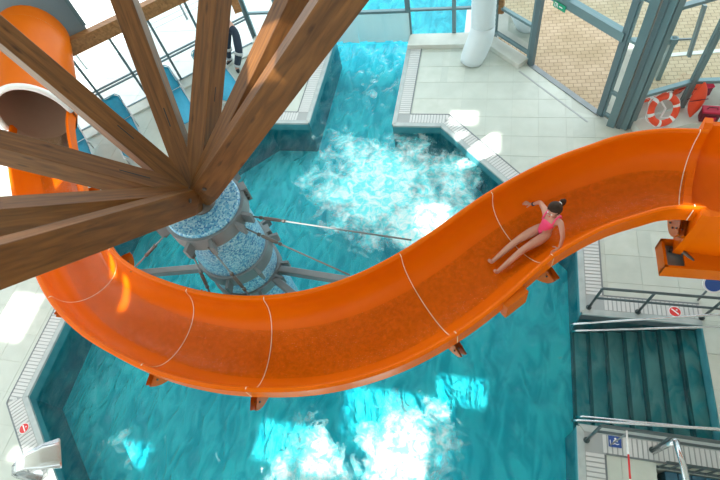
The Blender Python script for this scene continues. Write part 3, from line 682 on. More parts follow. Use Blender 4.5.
for z in (3.41, 2.23):
    a = math.radians(38); d = Vector((math.cos(a), math.sin(a), 0)); s = Vector((-d.y, d.x, 0)); p = Vector((CX, CY, z)) + d * (CR + 0.07)
    cpart('clamp_plate', MB().bar(p - Vector((0, 0, 0.14)), p + Vector((0, 0, 0.14)), 0.16, 0.09, up=d), 'galv', False)
    mb = MB()
    for zz in (-0.08, 0.0, 0.08): mb.tube([p + Vector((0, 0, zz)) - s * 0.11, p + Vector((0, 0, zz)) + s * 0.11], 0.022, 6)
    cpart('clamp_bolts', mb, 'bolt', False)['kind'] = 'stuff'
# tie rods
def rod(a, b, label, tb=0.2):
    a = Vector(a); b = Vector(b); root = empty('tie_rod', a); tag(root, label, 'tie rod', 'tie rods on the mosaic column')
    inv = Matrix.Translation(-a); d = (b - a)
    def put(nm, mb, m):
        o = mb.build(nm, m, None, True); o.parent = root; o.matrix_parent_inverse = inv; return o
    put('rod', MB().tube([a, b], 0.014, 8), 'galv')
    p, q = a + d * tb, a + d.normalized() * (d.length * tb + 0.28)
    put('turnbuckle', MB().tube([p, p.lerp(q, 0.1), p.lerp(q, 0.9), q], [0.016, 0.028, 0.028, 0.016], 8), 'bolt')
    for w in (-0.12, 1.12): put('lock_nut', MB().tube([p.lerp(q, w - 0.08), p.lerp(q, w + 0.08)], 0.03, 6), 'bolt')
    put('fork', MB().bar(a, a + d.normalized() * 0.14, 0.05, 0.07), 'bolt')
rod((-3.45, 3.78, 3.38), (-0.95, 3.86, 2.86), 'long steel tie rod stretching right from the column top to the slide rim', 0.12)
rod((-3.52, 3.62, 3.36), (-1.80, 3.25, 2.74), 'steel tie rod descending right from the column under the longest rod', 0.22)
rod((-3.84, 3.22, 3.34), (-3.30, 2.80, 2.05), 'short steel tie rod hanging down the front of the column', 0.42)
rod((-4.10, 3.12, 3.34), (-4.15, 2.86, 2.20), 'short steel tie rod at the left front of the column', 0.45)
rod((-4.60, 3.42, 3.34), (-5.75, 3.15, 2.35), 'thin steel tie rod leaning left from the column to the inner slide rim', 0.35)
def arm(a, b, w, h, label, cap=None):
    a = Vector(a); b = Vector(b); root = empty('support_arm', a); tag(root, label, 'steel arm', 'grey steel arms carrying the slide')
    inv = Matrix.Translation(-a)
    def put(nm, mb, m):
        o = mb.build(nm, m); o.parent = root; o.matrix_parent_inverse = inv; return o
    bevel(put('beam', MB().bar(a, b, w, h), 'galv'), 0.01)
    put('end_plate', MB().bar(a, a + (b - a).normalized() * 0.03, w * 1.6, h * 1.5), 'galv')
    if cap: put('white_patch', MB().bar(a + (b - a).normalized() * cap[0] + Vector((0, 0, h / 2 + 0.004)), a + (b - a).normalized() * cap[1] + Vector((0, 0, h / 2 + 0.004)), w * 0.9, 0.006), 'white')  # white plate on top of the beam near its column end
arm((-3.42, 3.80, 1.62), (-0.90, 3.42, 2.02), 0.12, 0.14, 'grey steel arm reaching right from the column above the water')
arm((-3.48, 3.62, 1.60), (-2.10, 2.70, 1.98), 0.12, 0.14, 'grey steel arm below the longer one, running under the slide')
arm((-4.68, 3.74, 1.62), (-6.55, 3.32, 1.72), 0.12, 0.14, 'grey steel arm with white end patch reaching left from column', (0.02, 0.22))

# ------------------------------------------------------------------ timber struts
NODE = Vector((CX, CY, 3.72))
def strut(az, slope, w, h, name_label, r0, L, wi, slots=()):
    a = math.radians(az); d = Vector((math.cos(a), math.sin(a), slope)).normalized()
    s = d.cross(Vector((0, 0, 1))).normalized(); n = s.cross(d)
    root = empty('timber_strut'); tag(root, name_label, 'timber beam', 'timber struts fanning from the column head')
    p = NODE + d * r0
    root.matrix_world = Matrix(((d.x, s.x, n.x, p.x), (d.y, s.y, n.y, p.y), (d.z, s.z, n.z, p.z), (0, 0, 0, 1)))
    me = MB(); e = 0.22
    me.add([(-e, -w / 2 * 0.35, -h / 2), (-e, w / 2 * 0.35, -h / 2), (-e * 0.2, w / 2, h / 2), (-e * 0.2, -w / 2, h / 2), (0.18, -w / 2, -h / 2), (0.18, w / 2, -h / 2), (0.18, w / 2, h / 2), (0.18, -w / 2, h / 2),
            (L, -w / 2, -h / 2), (L, w / 2, -h / 2), (L, w / 2, h / 2), (L, -w / 2, h / 2)],
           [[0, 1, 2, 3], [0, 4, 5, 1], [1, 5, 6, 2], [2, 6, 7, 3], [3, 7, 4, 0], [4, 8, 9, 5], [5, 9, 10, 6], [6, 10, 11, 7], [7, 11, 8, 4], [8, 11, 10, 9]])
    o = me.build('beam', WOODS[wi % 4], root); bevel(o, 0.006, 1)
    for (x0, x1, face, off) in slots:
        if face == 'top': MB().box(((x0 + x1) / 2, off, h / 2 + 0.0005), (x1 - x0, 0.016, 0.003)).build('slot', 'black', root)
        else: MB().box(((x0 + x1) / 2, (w / 2 + 0.0005) * face, off), (x1 - x0, 0.003, 0.016)).build('slot', 'black', root)
    MB().tube([(0.30, w / 2, 0.05), (0.30, w / 2 + 0.02, 0.05)], 0.03, 8).build('bolt_head', 'bolt', root)
    MB().tube([(0.30, -w / 2, 0.05), (0.30, -w / 2 - 0.02, 0.05)], 0.03, 8).build('bolt_head', 'bolt', root)
    return root
SW, SH = 0.29, 0.34
strut(8, 1.05, SW, 0.37, 'rightmost and broadest timber strut rising over the swim channel', 0.20, 4.9, 0)
strut(38.7, 0.95, SW, SH, 'timber strut half hidden behind the broad rightmost strut', 0.22, 4.6, 1)
strut(79.3, 0.90, SW, SH, 'upright timber strut hiding the standing worker', 0.22, 4.6, 2, [(1.2, 1.4, 1, 0.02)])
strut(116, 0.90, SW, SH, 'timber strut crossing the ring beam between two blue loungers', 0.22, 4.6, 3, [(0.85, 1.12, 'top', 0.03)])
strut(156.6, 0.90, SW, SH, 'timber strut running to the upper left corner past the tube', 0.22, 4.6, 0, [(0.95, 1.22, 'top', 0.02)])
strut(-163.1, 0.90, SW, SH, 'timber strut crossing below the white tube lip', 0.22, 4.6, 1, [(0.5, 0.9, 'top', 0.0)])
strut(-120.3, 0.95, SW, SH, 'second lowest timber strut, running flat to the left', 0.22, 4.6, 2)
strut(-86, 0.98, SW, 0.36, 'lowest timber strut, broad and knotty, running to the left', 0.20, 4.6, 3)
nd = MB().lathe([(0.001, 3.60), (0.22, 3.60), (0.22, 3.62), (0.09, 3.63), (0.09, 3.95), (0.06, 3.98), (0.001, 3.98)], (CX, CY, 0), 20).build('head_fitting', 'bolt', None, True)
nd.parent = colm; nd.matrix_parent_inverse = Matrix.Translation((-CX, -CY, -PF))

# rafter feet by the facade
def post(a, b, w, h, label):
    o = MB().bar(a, b, w, h).build('rafter', 'wood_ring'); tag(o, label, 'timber beam', 'rafter feet by the glass walls'); return o
post((-6.62, 11.3, 1.75), (-7.0, 12.0, 4.6), 0.2, 0.2, 'dark timber rafter foot beside the standing worker')
post((0.20, 12.15, 0.9), (0.22, 12.25, 4.6), 0.12, 0.2, 'narrow timber post just right of the white duct')
post((4.25, 9.1, 2.75), (5.6, 8.9, 3.1), 0.2, 0.3, 'timber rafter end in the upper right corner')

# ------------------------------------------------------------------ loungers
def lounger(loc, rz, label, back=0.62):
    root = empty('sun_lounger', loc, rz); tag(root, label, 'sun lounger', 'turquoise loungers along the left glass wall')
    W2 = 0.33; ps = [(-0.62, 0.36 + back * 0.62), (-0.02, 0.36), (0.02, 0.35), (1.55, 0.35)]
    def cloth(nm, pts, rnd):
        v = []; n = 8
        th = 0.02
        path = []
        for i in range(len(pts) - 1):
            for k in range(n): path.append((pts[i][0] + (pts[i + 1][0] - pts[i][0]) * k / n, pts[i][1] + (pts[i + 1][1] - pts[i][1]) * k / n))
        path.append(pts[-1]); T = len(path)
        L = [0]
        for i in range(1, T): L.append(L[-1] + math.hypot(path[i][0] - path[i - 1][0], path[i][1] - path[i - 1][1]))
        for dz in (0, -th):
            for i, (x, z) in enumerate(path):
                w = W2 - 0.02; e = L[i] if rnd == 0 else L[-1] - L[i]
                if e < 0.1: w -= 0.1 - math.sqrt(max(0, 0.01 - (0.1 - e) ** 2))
                v += [(x, -w, z + dz), (x, 0, z + dz - 0.012), (x, w, z + dz)]
        f = []
        for i in range(T - 1):
            for j in range(2): f += [[i * 3 + j, i * 3 + j + 1, i * 3 + j + 4, i * 3 + j + 3], [3 * T + i * 3 + j, 3 * T + i * 3 + j + 1, 3 * T + i * 3 + j + 4, 3 * T + i * 3 + j + 3]]
            for j in (0, 2): f.append([i * 3 + j, i * 3 + 3 + j, 3 * T + i * 3 + 3 + j, 3 * T + i * 3 + j])
        f += [[0, 1, 3 * T + 1, 3 * T], [1, 2, 3 * T + 2, 3 * T + 1]]
        return pyd(nm, v, f, 'bluecloth', root, True)
    cloth('backrest', ps[:2], 0); cloth('seat', ps[2:], 1)
    mb = MB()
    mb.tube([(-0.01, -W2, 0.37), (-0.55, -W2, 0.36 + back * 0.55), (-0.63, -W2 + 0.08, 0.36 + back * 0.63), (-0.63, W2 - 0.08, 0.36 + back * 0.63), (-0.55, W2, 0.36 + back * 0.55), (-0.01, W2, 0.37)], 0.014, 8)
    mb.build('back_frame', 'blueframe', root, True)
    for s in (-1, 1):
        MB().tube([(0.0, s * W2, 0.35), (1.5, s * W2, 0.35), (1.57, s * (W2 - 0.06), 0.35)], 0.016, 8).build('side_rail', 'alu', root, True)
        MB().tube([(-0.35, s * W2, 0.62), (0.10, s * (W2 + 0.04), 0.55), (0.35, s * (W2 + 0.03), 0.37)], 0.016, 8).build('armrest', 'alu', root, True)
        for x in (0.05, 1.35): MB().tube([(x, s * W2, 0.35), (x + 0.04, s * W2, 0.0)], 0.016, 8).build('leg', 'alu', root, True)
    return root
rzL = math.atan2(-0.743, 0.669)
lounger((-9.90, 8.62, 0), rzL, 'turquoise mesh lounger with rounded backrest between two timber struts at left')
lounger((-8.82, 9.80, 0), rzL, 'turquoise mesh lounger partly behind the strut left of the upright strut')
lounger((-7.78, 10.72, 0), rzL, 'turquoise mesh lounger in front of the standing worker')
lounger((-10.95, 7.75, 0), rzL, 'turquoise mesh lounger nearest the orange tube', 0.45)

# ------------------------------------------------------------------ ventilation duct
dct = empty('ventilation_duct', (-0.33, 11.42, 0)); tag(dct, 'fat white round ventilation duct with a bent foot on the deck', 'duct')
ys = MB(); n = 28; prof = []
pts = [Vector((0.12, 0.2, 4.8))] + [Vector((0.10, 0.2, 4.8 - 0.13 * k)) for k in range(1, 31)]
MB().tube(pts, 0.30, 28).build('pipe', 'duct', dct, True)
for k in range(0, 31): MB().tube([Vector((0.10, 0.2, 4.75 - 0.13 * k)), Vector((0.10, 0.2, 4.738 - 0.13 * k))], 0.306, 28).build('rib', 'duct', dct, True)
eb = [Vector((0.10, 0.2, 0.90)), Vector((0.09, 0.17, 0.70)), Vector((0.03, 0.09, 0.50)), Vector((-0.06, 0.0, 0.27)), Vector((-0.13, -0.06, 0.10)), Vector((-0.15, -0.08, 0.0))]
MB().tube(eb, [0.31, 0.32, 0.325, 0.325, 0.31, 0.29], 28, True).build('elbow', 'duct', dct, True)

# PVC strip curtain at the swim-out
sc = empty('strip_curtain', (-3.4, 12.36, -0.3)); tag(sc, 'clear pale plastic strip curtain hanging across the swim-out channel', 'curtain')
M['pvc'] = mat('clear_pvc', (0.70, 0.95, 0.97), 0.25, noise=(0.62, 0.90, 0.94), scale=3, stretch=(1, 1, 0.3))
M['pvc'].node_tree.nodes['Principled BSDF'].inputs['Alpha'].default_value = 0.75
for k in range(9):
    x = -1.13 + k * 0.252; dz = random.uniform(-0.03, 0.03)
    v = [(x, 0.01 * (k % 2), 1.12), (x + 0.265, 0.01 * (k % 2), 1.12), (x + 0.262 + random.uniform(-.01, .01), 0.02 - 0.03 * (k % 3), 0.24 + dz), (x + random.uniform(-.01, .01), 0.02 - 0.03 * (k % 3), 0.24 - dz)]
    MB().add(v + [(a, b + 0.004, c) for a, b, c in v], [[0, 1, 2, 3], [7, 6, 5, 4], [0, 4, 5, 1], [1, 5, 6, 2], [2, 6, 7, 3], [3, 7, 4, 0]]).build('strip', 'pvc', sc)

# ------------------------------------------------------------------ rescue gear
lbk = empty('lifebuoy', (3.75, 9.00, 0.56)); tag(lbk, 'orange and white ring lifebuoy leaning against the right glass wall', 'lifebuoy')
wd = Vector((0.92, 0.39, 0)); tilt = Vector((-0.25, 0.50, 0.83)).normalized(); nrm = wd.cross(tilt).normalized(); tilt = nrm.cross(wd).normalized()
def lb_seg(a0, a1, m, nm):
    v = []; k = 6; q = 10
    for i in range(k + 1):
        a = a0 + (a1 - a0) * i / k; d = wd * math.cos(a) + tilt * math.sin(a)
        for j in range(q):
            b = 2 * PI * j / q; v.append(d * (0.29 + 0.075 * math.cos(b)) + nrm * 0.055 * math.sin(b))
    f = [[i * q + j, i * q + (j + 1) % q, (i + 1) * q + (j + 1) % q, (i + 1) * q + j] for i in range(k) for j in range(q)] + [list(range(q))[::-1], list(range(k * q, (k + 1) * q))]
    pyd(nm, v, f, m, lbk, True)
for k in range(6):
    a = PI / 3 * k + 0.2; lb_seg(a, a + PI / 3 - 0.22, 'red', 'ring_segment'); lb_seg(a + PI / 3 - 0.22, a + PI / 3, 'signwhite', 'white_band')
rope = [(wd * math.cos(a) + tilt * math.sin(a)) * (0.375 + 0.02 * math.sin(6 * a)) - nrm * 0.03 for a in [2 * PI * i / 48 for i in range(49)]]
MB().tube(rope, 0.009, 6).build('grab_rope', 'signwhite', lbk, True)
MB().tube([wd * -0.05 + tilt * 0.2, wd * 0.04 + tilt * 0.02, wd * -0.08 + tilt * -0.15, wd * 0.1 + tilt * -0.2], 0.022, 7).build('throw_line', 'signwhite', lbk, True)
rb_ = empty('rescue_buoy', (4.40, 9.14, 0.225)); tag(rb_, 'orange pointed oval rescue float leaning on the right glass wall', 'rescue float')
up2 = Vector((0.05, 0.30, 0.95)).normalized(); sd2 = Vector((0.96, 0.22, 0)).normalized(); n2 = sd2.cross(up2)
v = []; k = 16; q = 14
for i in range(k + 1):
    s = i / k; r = math.sin(PI * min(max(s, 0.02), 0.985)) ** 0.75
    for j in range(q): b = 2 * PI * j / q; v.append(up2 * (0.80 * s) + sd2 * (0.17 * r * math.cos(b)) + n2 * (0.07 * r * math.sin(b)))
f = [[i * q + j, i * q + (j + 1) % q, (i + 1) * q + (j + 1) % q, (i + 1) * q + j] for i in range(k) for j in range(q)] + [list(range(q))[::-1], list(range(k * q, (k + 1) * q))]
pyd('float_body', v, f, 'red', rb_, True)
MB().tube([up2 * 0.42 + sd2 * -0.19 + n2 * 0.05, up2 * 0.44 + n2 * 0.085, up2 * 0.42 + sd2 * 0.19 + n2 * 0.05], 0.01, 6).build('strap', 'darkred', rb_, True)
MB().tube([up2 * 0.42 + sd2 * -0.19 - n2 * 0.05, up2 * 0.44 - n2 * 0.085, up2 * 0.42 + sd2 * 0.19 - n2 * 0.05], 0.01, 6).build('strap', 'darkred', rb_, True)
bg_ = empty('first_aid_bag', (4.72, 9.08, 0.222), -0.1); tag(bg_, 'small red rescue bag with dark front standing by the orange slide end', 'bag')
bevel(MB().box((0, 0, 0.13), (0.36, 0.22, 0.26)).build('body', 'darkred', bg_), 0.03, 3)
bevel(MB().box((0, 0.01, 0.265), (0.37, 0.23, 0.05)).build('lid', 'redbag', bg_), 0.02, 3)
bevel(MB().box((0, -0.125, 0.11), (0.22, 0.04, 0.14)).build('pocket', 'redbag', bg_), 0.015, 2)
MB().tube([(-0.1, 0, 0.28), (-0.08, 0, 0.34), (0.08, 0, 0.34), (0.1, 0, 0.28)], 0.012, 6).build('handle', 'darkred', bg_, True)

# ------------------------------------------------------------------ signs
def disc_sign(loc, label):
    root = empty('no_diving_sign', loc); tag(root, label, 'sign', 'no-diving signs on the gutter')
    MB().lathe([(0.105, 0.0), (0.105, 0.006), (0.001, 0.006)], (0, 0, 0), 28).build('plate', 'signwhite', root)
    MB().lathe([(0.092, 0.006), (0.092, 0.009), (0.001, 0.009)], (0, 0, 0), 28).build('disc', 'signred', root)
    MB().box((0, 0, 0.0105), (0.15, 0.022, 0.003), -0.75).build('slash', 'signwhite', root)
    MB().ball((0.03, 0.035, 0.0105), 0.014, 8, 6, (1, 1, 0.15)).build('swimmer_head', 'signwhite', root)
disc_sign((3.58, 4.45, 0.018), 'round red no-diving sign on the gutter above the pool steps')
disc_sign((-8.46, 0.62, 0.018), 'round red no-diving sign on the gutter near the steel spout')
bs = empty('depth_sign', (2.40, 2.02, 0.016)); tag(bs, 'small square blue sign with white bather symbol on the lower right gutter', 'sign')
MB().box((0, 0, 0.004), (0.19, 0.17, 0.008)).build('plate', 'signblue', bs)
MB().tube([(-0.07, -0.05, 0.010), (-0.07, 0.02, 0.010)], 0.006, 6).build('pictogram_arrow', 'signwhite', bs)
MB().ball((0.01, 0.045, 0.009), 0.018, 10, 6, (1, 1, 0.15)).build('pictogram_head', 'signwhite', bs)
MB().prism([(-0.03, 0.0), (0.05, 0.0), (0.03, 0.025), (-0.01, 0.025)], 0.008, 0.0105).build('pictogram_body', 'signwhite', bs)
MB().tube([(-0.03, -0.04, 0.009), (0.0, -0.03, 0.009), (0.03, -0.04, 0.009), (0.06, -0.03, 0.009)], 0.006, 6).build('pictogram_wave', 'signwhite', bs)
ex = empty('exit_sign', da + dt * 0.66 + dn * 0.10 + Vector((0, 0, 2.02)), math.atan2(dt.y, dt.x)); tag(ex, 'green emergency exit sign with white running figure on the door lintel', 'sign')
sgn = -1 if True else 1
MB().box((0, 0, 0), (0.36, 0.02, 0.14)).build('plate', 'signgreen', ex)
for xx, w, h in ((-0.13, 0.012, 0.10), (-0.05, 0.012, 0.10)): MB().box((xx, -0.012, 0), (w, 0.004, h)).build('pictogram_door', 'signwhite', ex)
MB().box((-0.09, -0.012, 0.045), (0.09, 0.004, 0.012)).build('pictogram_door', 'signwhite', ex)
MB().ball((-0.085, -0.012, 0.018), 0.013, 8, 6, (1, 0.3, 1)).build('pictogram_head', 'signwhite', ex)
MB().bar((-0.10, -0.012, -0.045), (-0.08, -0.012, 0.0), 0.004, 0.016).build('pictogram_figure', 'signwhite', ex)
MB().prism([(0.0, -0.01), (0.10, -0.01), (0.10, -0.013), (0.0, -0.013)], -0.012, 0.012).build('pictogram_arrow', 'signwhite', ex)
rs = empty('round_sign', (4.0, 4.74, 0.0)); tag(rs, 'round blue sign with white border on a low post at right edge', 'sign')
MB().tube([(0.0, 0, 0), (0.0, 0, 0.55)], 0.02, 10).build('post', 'galv', rs, True)
MB().tube([(0, 0.008, 0.66), (0, -0.008, 0.68)], 0.17, 28).build('plate', 'signwhite', rs); MB().tube([(0, -0.008, 0.68), (0, -0.012, 0.685)], 0.14, 28).build('face', 'signblue', rs)

# ------------------------------------------------------------------ handrails
def rail(name, label, tubes, posts, mt, loc, group='stainless rails at the pool steps', r=0.024):
    root = empty(name, loc); tag(root, label, 'handrail', group); inv = Matrix.Translation(-Vector(loc))
    for nm, pts, mm, rr in tubes:
        o = MB().tube(pts, rr, 10).build(nm, mm, None, True); o.parent = root; o.matrix_parent_inverse = inv
    for a, b in posts:
        o = MB().tube([a, b], r, 10).build('post', mt, None, True); o.parent = root; o.matrix_parent_inverse = inv
        o = MB().lathe([(0.05, 0), (0.05, 0.012), (0.001, 0.012)], a, 16).build('foot_plate', mt); o.parent = root; o.matrix_parent_inverse = inv
Y1 = 4.38
rail('deck_railing', 'dark two-bar steel railing on the deck above the pool steps',
     [('top_bar', [(2.14, Y1 - .06, 0.90), (2.16, Y1 - .06, 0.94), (6.5, Y1 - .06, 0.94)], 'steel_dark', 0.025), ('middle_bar', [(2.13, Y1 - .03, 0.50), (6.5, Y1 - .03, 0.50)], 'steel_dark', 0.022)],
     [((2.12, Y1, 0.014), (2.15, Y1 - .06, 0.92)), ((2.96, Y1, 0.014), (2.96, Y1 - .06, 0.92)), ((4.0, Y1, 0.014), (4.0, Y1 - .06, 0.92)), ((5.2, Y1, 0.014), (5.2, Y1 - .06, 0.92))], 'steel_dark', (2.12, Y1, 0))
Y2 = 1.98
rail('deck_railing', 'dark two-bar steel railing on the deck below the pool steps',
     [('top_bar', [(1.98, Y2 + .04, 0.90), (2.0, Y2 + .04, 0.94), (5.5, Y2 + .04, 0.94)], 'steel_dark', 0.027), ('middle_bar', [(2.0, Y2 + .05, 0.52), (5.5, Y2 + .05, 0.52)], 'steel_dark', 0.022)],
     [((1.97, Y2, 0.014), (1.99, Y2 + .04, 0.92)), ((2.95, Y2, 0.014), (2.95, Y2 + .04, 0.92)), ((4.2, Y2, 0.014), (4.2, Y2 + .04, 0.92))], 'steel_dark', (1.97, Y2, 0))
rail('stair_handrail', 'bright twin handrail sloping into the water along the upper stair wall',
     [('upper_rail', [(1.86, 4.12, -0.30), (1.90, 4.12, -0.22), (4.6, 4.20, 0.85)], 'steel', 0.022), ('lower_rail', [(1.88, 4.0, -0.32), (1.95, 4.0, -0.25), (4.6, 4.08, 0.55)], 'steel', 0.02)],
     [((4.35, 4.2, 0.0), (4.35, 4.19, 0.75))], 'steel', (3.2, 4.12, -0.3))
rail('stair_handrail', 'bright twin handrail sloping into the water along the lower stair wall',
     [('upper_rail', [(1.82, 2.34, -0.30), (1.90, 2.34, -0.22), (4.5, 2.30, 0.85)], 'steel', 0.022), ('lower_rail', [(1.9, 2.42, -0.32), (1.98, 2.42, -0.24), (4.5, 2.34, 0.50)], 'steel', 0.02)],
     [((4.3, 2.12, 0.0), (4.3, 2.3, 0.75))], 'steel', (3.2, 2.34, -0.3))
rail('gate_railing', 'stout polished steel post and rail beside the small blue basin',
     [('rail', [(2.97, 1.95, 0.96), (3.02, 1.6, 0.98), (3.10, 0.2, 0.98)], 'steel', 0.045)], [((2.97, 1.95, 0.0), (2.97, 1.95, 0.97)), ((3.1, 0.2, -0.4), (3.1, 0.2, 0.97))], 'steel', (2.97, 1.95, 0), 'railing by basin', 0.035)
pl = empty('striped_pole', (2.33, 1.93, 0.0)); tag(pl, 'thin red and white striped rescue pole lying along the lower right deck', 'pole')
a, b = Vector((2.33, 2.0, 0.95)), Vector((2.36, -0.6, 0.72))
for k in range(8):
    o = MB().tube([a.lerp(b, k / 8), a.lerp(b, (k + 1) / 8)], 0.014, 8).build('segment', 'signred' if k % 2 else 'signwhite', None, True); o.parent = pl; o.matrix_parent_inverse = Matrix.Translation((-2.33, -1.93, 0))
MB().tube([(0.0, 0.03, 0.0), (0.0, 0.03, 0.94)], 0.012, 8).build('holder', 'galv', pl, True)

bl = empty('basin_balustrade', (3.9, 1.73, 0.0)); tag(bl, 'low dark balustrade of upright bars along the blue tiled basin', 'balustrade')
for z in (0.06, 0.50): MB().bar((-0.93, 0, z), (2.4, 0, z), 0.035, 0.035).build('rail', 'steel_dark', bl)
for k in range(20): MB().bar((-0.90 + k * 0.165, 0, 0.0), (-0.90 + k * 0.165, 0, 0.50), 0.022, 0.022).build('baluster', 'steel_dark', bl)

# steel water spout on the left edge
sp = empty('water_spout', (-7.75, -0.05, 0.0)); tag(sp, 'flared stainless steel water spout bending over the left pool edge', 'spout')
v = []
prof = [(-7.72, -0.16, 0.0, 0.07), (-7.72, -0.14, 0.45, 0.07), (-7.66, -0.10, 0.66, 0.08), (-7.55, -0.03, 0.78, 0.10), (-7.40, 0.07, 0.80, 0.15), (-7.18, 0.20, 0.72, 0.22), (-7.0, 0.30, 0.58, 0.27)]
dirn = Vector((0.84, 0.54, 0)).normalized(); sdn = Vector((-dirn.y, dirn.x, 0))
for k, th in ((0, 0), (1, 0.05)):
    for x, y, z, hw in prof:
        p = Vector((x, y, z)) - Vector((-7.75, -0.05, 0)); off = Vector((dirn.x * -0.05, dirn.y * -0.05, 0)) if z < 0.7 and x < -7.5 else Vector((0, 0, -0.05))
        v += [p + sdn * hw + off * k, p + sdn * hw * 0.5 + off * k, p + off * k, p - sdn * hw * 0.5 + off * k, p - sdn * hw + off * k]
n5 = len(prof); f = []
for i in range(n5 - 1):
    for j in range(4): f += [[i * 5 + j, i * 5 + j + 1, (i + 1) * 5 + j + 1, (i + 1) * 5 + j], [n5 * 5 + i * 5 + j, n5 * 5 + i * 5 + j + 1, n5 * 5 + (i + 1) * 5 + j + 1, n5 * 5 + (i + 1) * 5 + j]]
    for j in (0, 4): f.append([i * 5 + j, (i + 1) * 5 + j, n5 * 5 + (i + 1) * 5 + j, n5 * 5 + i * 5 + j])
pyd('spout_sheet', v, f, 'steel', sp, True)
MB().lathe([(0.13, 0.0), (0.13, 0.015), (0.001, 0.015)], (0.05, -0.1, 0), 20).build('foot_plate', 'steel', sp)

# ------------------------------------------------------------------ outdoors
og = empty('outdoor_gate', (4.0, 10.7, -0.05)); tag(og, 'grey outdoor gate frame standing on the brick paving', 'gate')
MB().bar((0, 0, 0), (0, 0, 1.15), 0.14, 0.10, up=Vector((1, 0, 0))).build('post', 'frame', og); MB().bar((-0.9, 0.0, 1.08), (0.08, 0.0, 1.08), 0.10, 0.14).build('top_rail', 'frame', og)
MB().bar((0.0, 0.0, 1.10), (0.42, 0.02, 1.10), 0.04, 0.04).build('latch_bar', 'galv', og); MB().bar((-0.9, 0, 0), (-0.9, 0, 1.15), 0.10, 0.10, up=Vector((1, 0, 0))).build('post', 'frame', og)
wr = empty('wire_fence', (-12.7, 11.27, -0.05)); tag(wr, 'low wire fence on grey posts on the outdoor terrace', 'fence')
for dx, dy in ((0, 0), (1.35, 1.22), (-1.4, -1.25), (2.7, 2.45)): MB().bar((dx, dy, 0), (dx, dy, 0.95), 0.05, 0.05).build('post', 'galv', wr)
for z in (0.2, 0.38, 0.56, 0.74, 0.92): MB().tube([(-2.8, -2.5, z), (4.0, 3.65, z)], 0.007, 6).build('wire', 'galv', wr)

# ------------------------------------------------------------------ people
def skin_mesh(name, J, edges, root, m, parent=None, sub=2):
    """J: id -> ((x,y,z), radius or (rx, ry)); one continuous surface grown from a skeleton"""
    ids = list(J); me = bpy.data.meshes.new(name); me.from_pydata([J[i][0] for i in ids], [(ids.index(a), ids.index(b)) for a, b in edges], [])
    o = bpy.data.objects.new(name, me); COL.objects.link(o)
    sk = o.modifiers.new('skin', 'SKIN'); sk.use_smooth_shade = True; sk.branch_smoothing = 0.4
    for k, i in enumerate(ids):
        r = J[i][1]; d = me.skin_vertices[0].data[k]; d.radius = r if isinstance(r, tuple) else (r, r); d.use_root = (i == root)
    ss = o.modifiers.new('sub', 'SUBSURF'); ss.levels = sub; ss.render_levels = sub
    dg = bpy.context.evaluated_depsgraph_get(); nm = bpy.data.meshes.new_from_object(o.evaluated_get(dg)); nm.name = name
    bpy.data.objects.remove(o)
    out = bpy.data.objects.new(name, nm); COL.objects.link(out); nm.materials.clear(); nm.materials.append(M[m])
    for f in nm.polygons: f.use_smooth = True
    if parent is not None: out.parent = parent
    return out
def hand(J, E, pre, wrist, fwd, side, up, s=1.0):
    """palm with four fingers and a thumb; side points to the thumb"""
    fwd = Vector(fwd).normalized(); side = Vector(side); side = (side - fwd * side.dot(fwd)).normalized(); up = fwd.cross(side).normalized()
    if up.z < 0: up = -up
    w = Vector(J[wrist][0])
    J[pre + 'p'] = (w + fwd * 0.05 * s, (0.026 * s, 0.018 * s)); E.append((wrist, pre + 'p'))
    for k, (off, ln) in enumerate(((0.030, 0.070), (0.010, 0.080), (-0.011, 0.075), (-0.030, 0.058))):
        a = w + fwd * 0.088 * s + side * off * s; b = a + (fwd + side * off * 4).normalized() * ln * 0.55 * s + up * 0.006; c = b + fwd * ln * 0.45 * s - up * 0.012
        J[pre + 'k%d' % k] = (a, 0.0095 * s); J[pre + 'm%d' % k] = (b, 0.0085 * s); J[pre + 't%d' % k] = (c, 0.007 * s)
        E += [(pre + 'p', pre + 'k%d' % k), (pre + 'k%d' % k, pre + 'm%d' % k), (pre + 'm%d' % k, pre + 't%d' % k)]
    a = w + fwd * 0.045 * s + side * 0.042 * s; b = a + (fwd * 0.6 + side * 0.8).normalized() * 0.05 * s
    J[pre + 'h0'] = (a, 0.011 * s); J[pre + 'h1'] = (b, 0.008 * s); E += [(pre + 'p', pre + 'h0'), (pre + 'h0', pre + 'h1')]

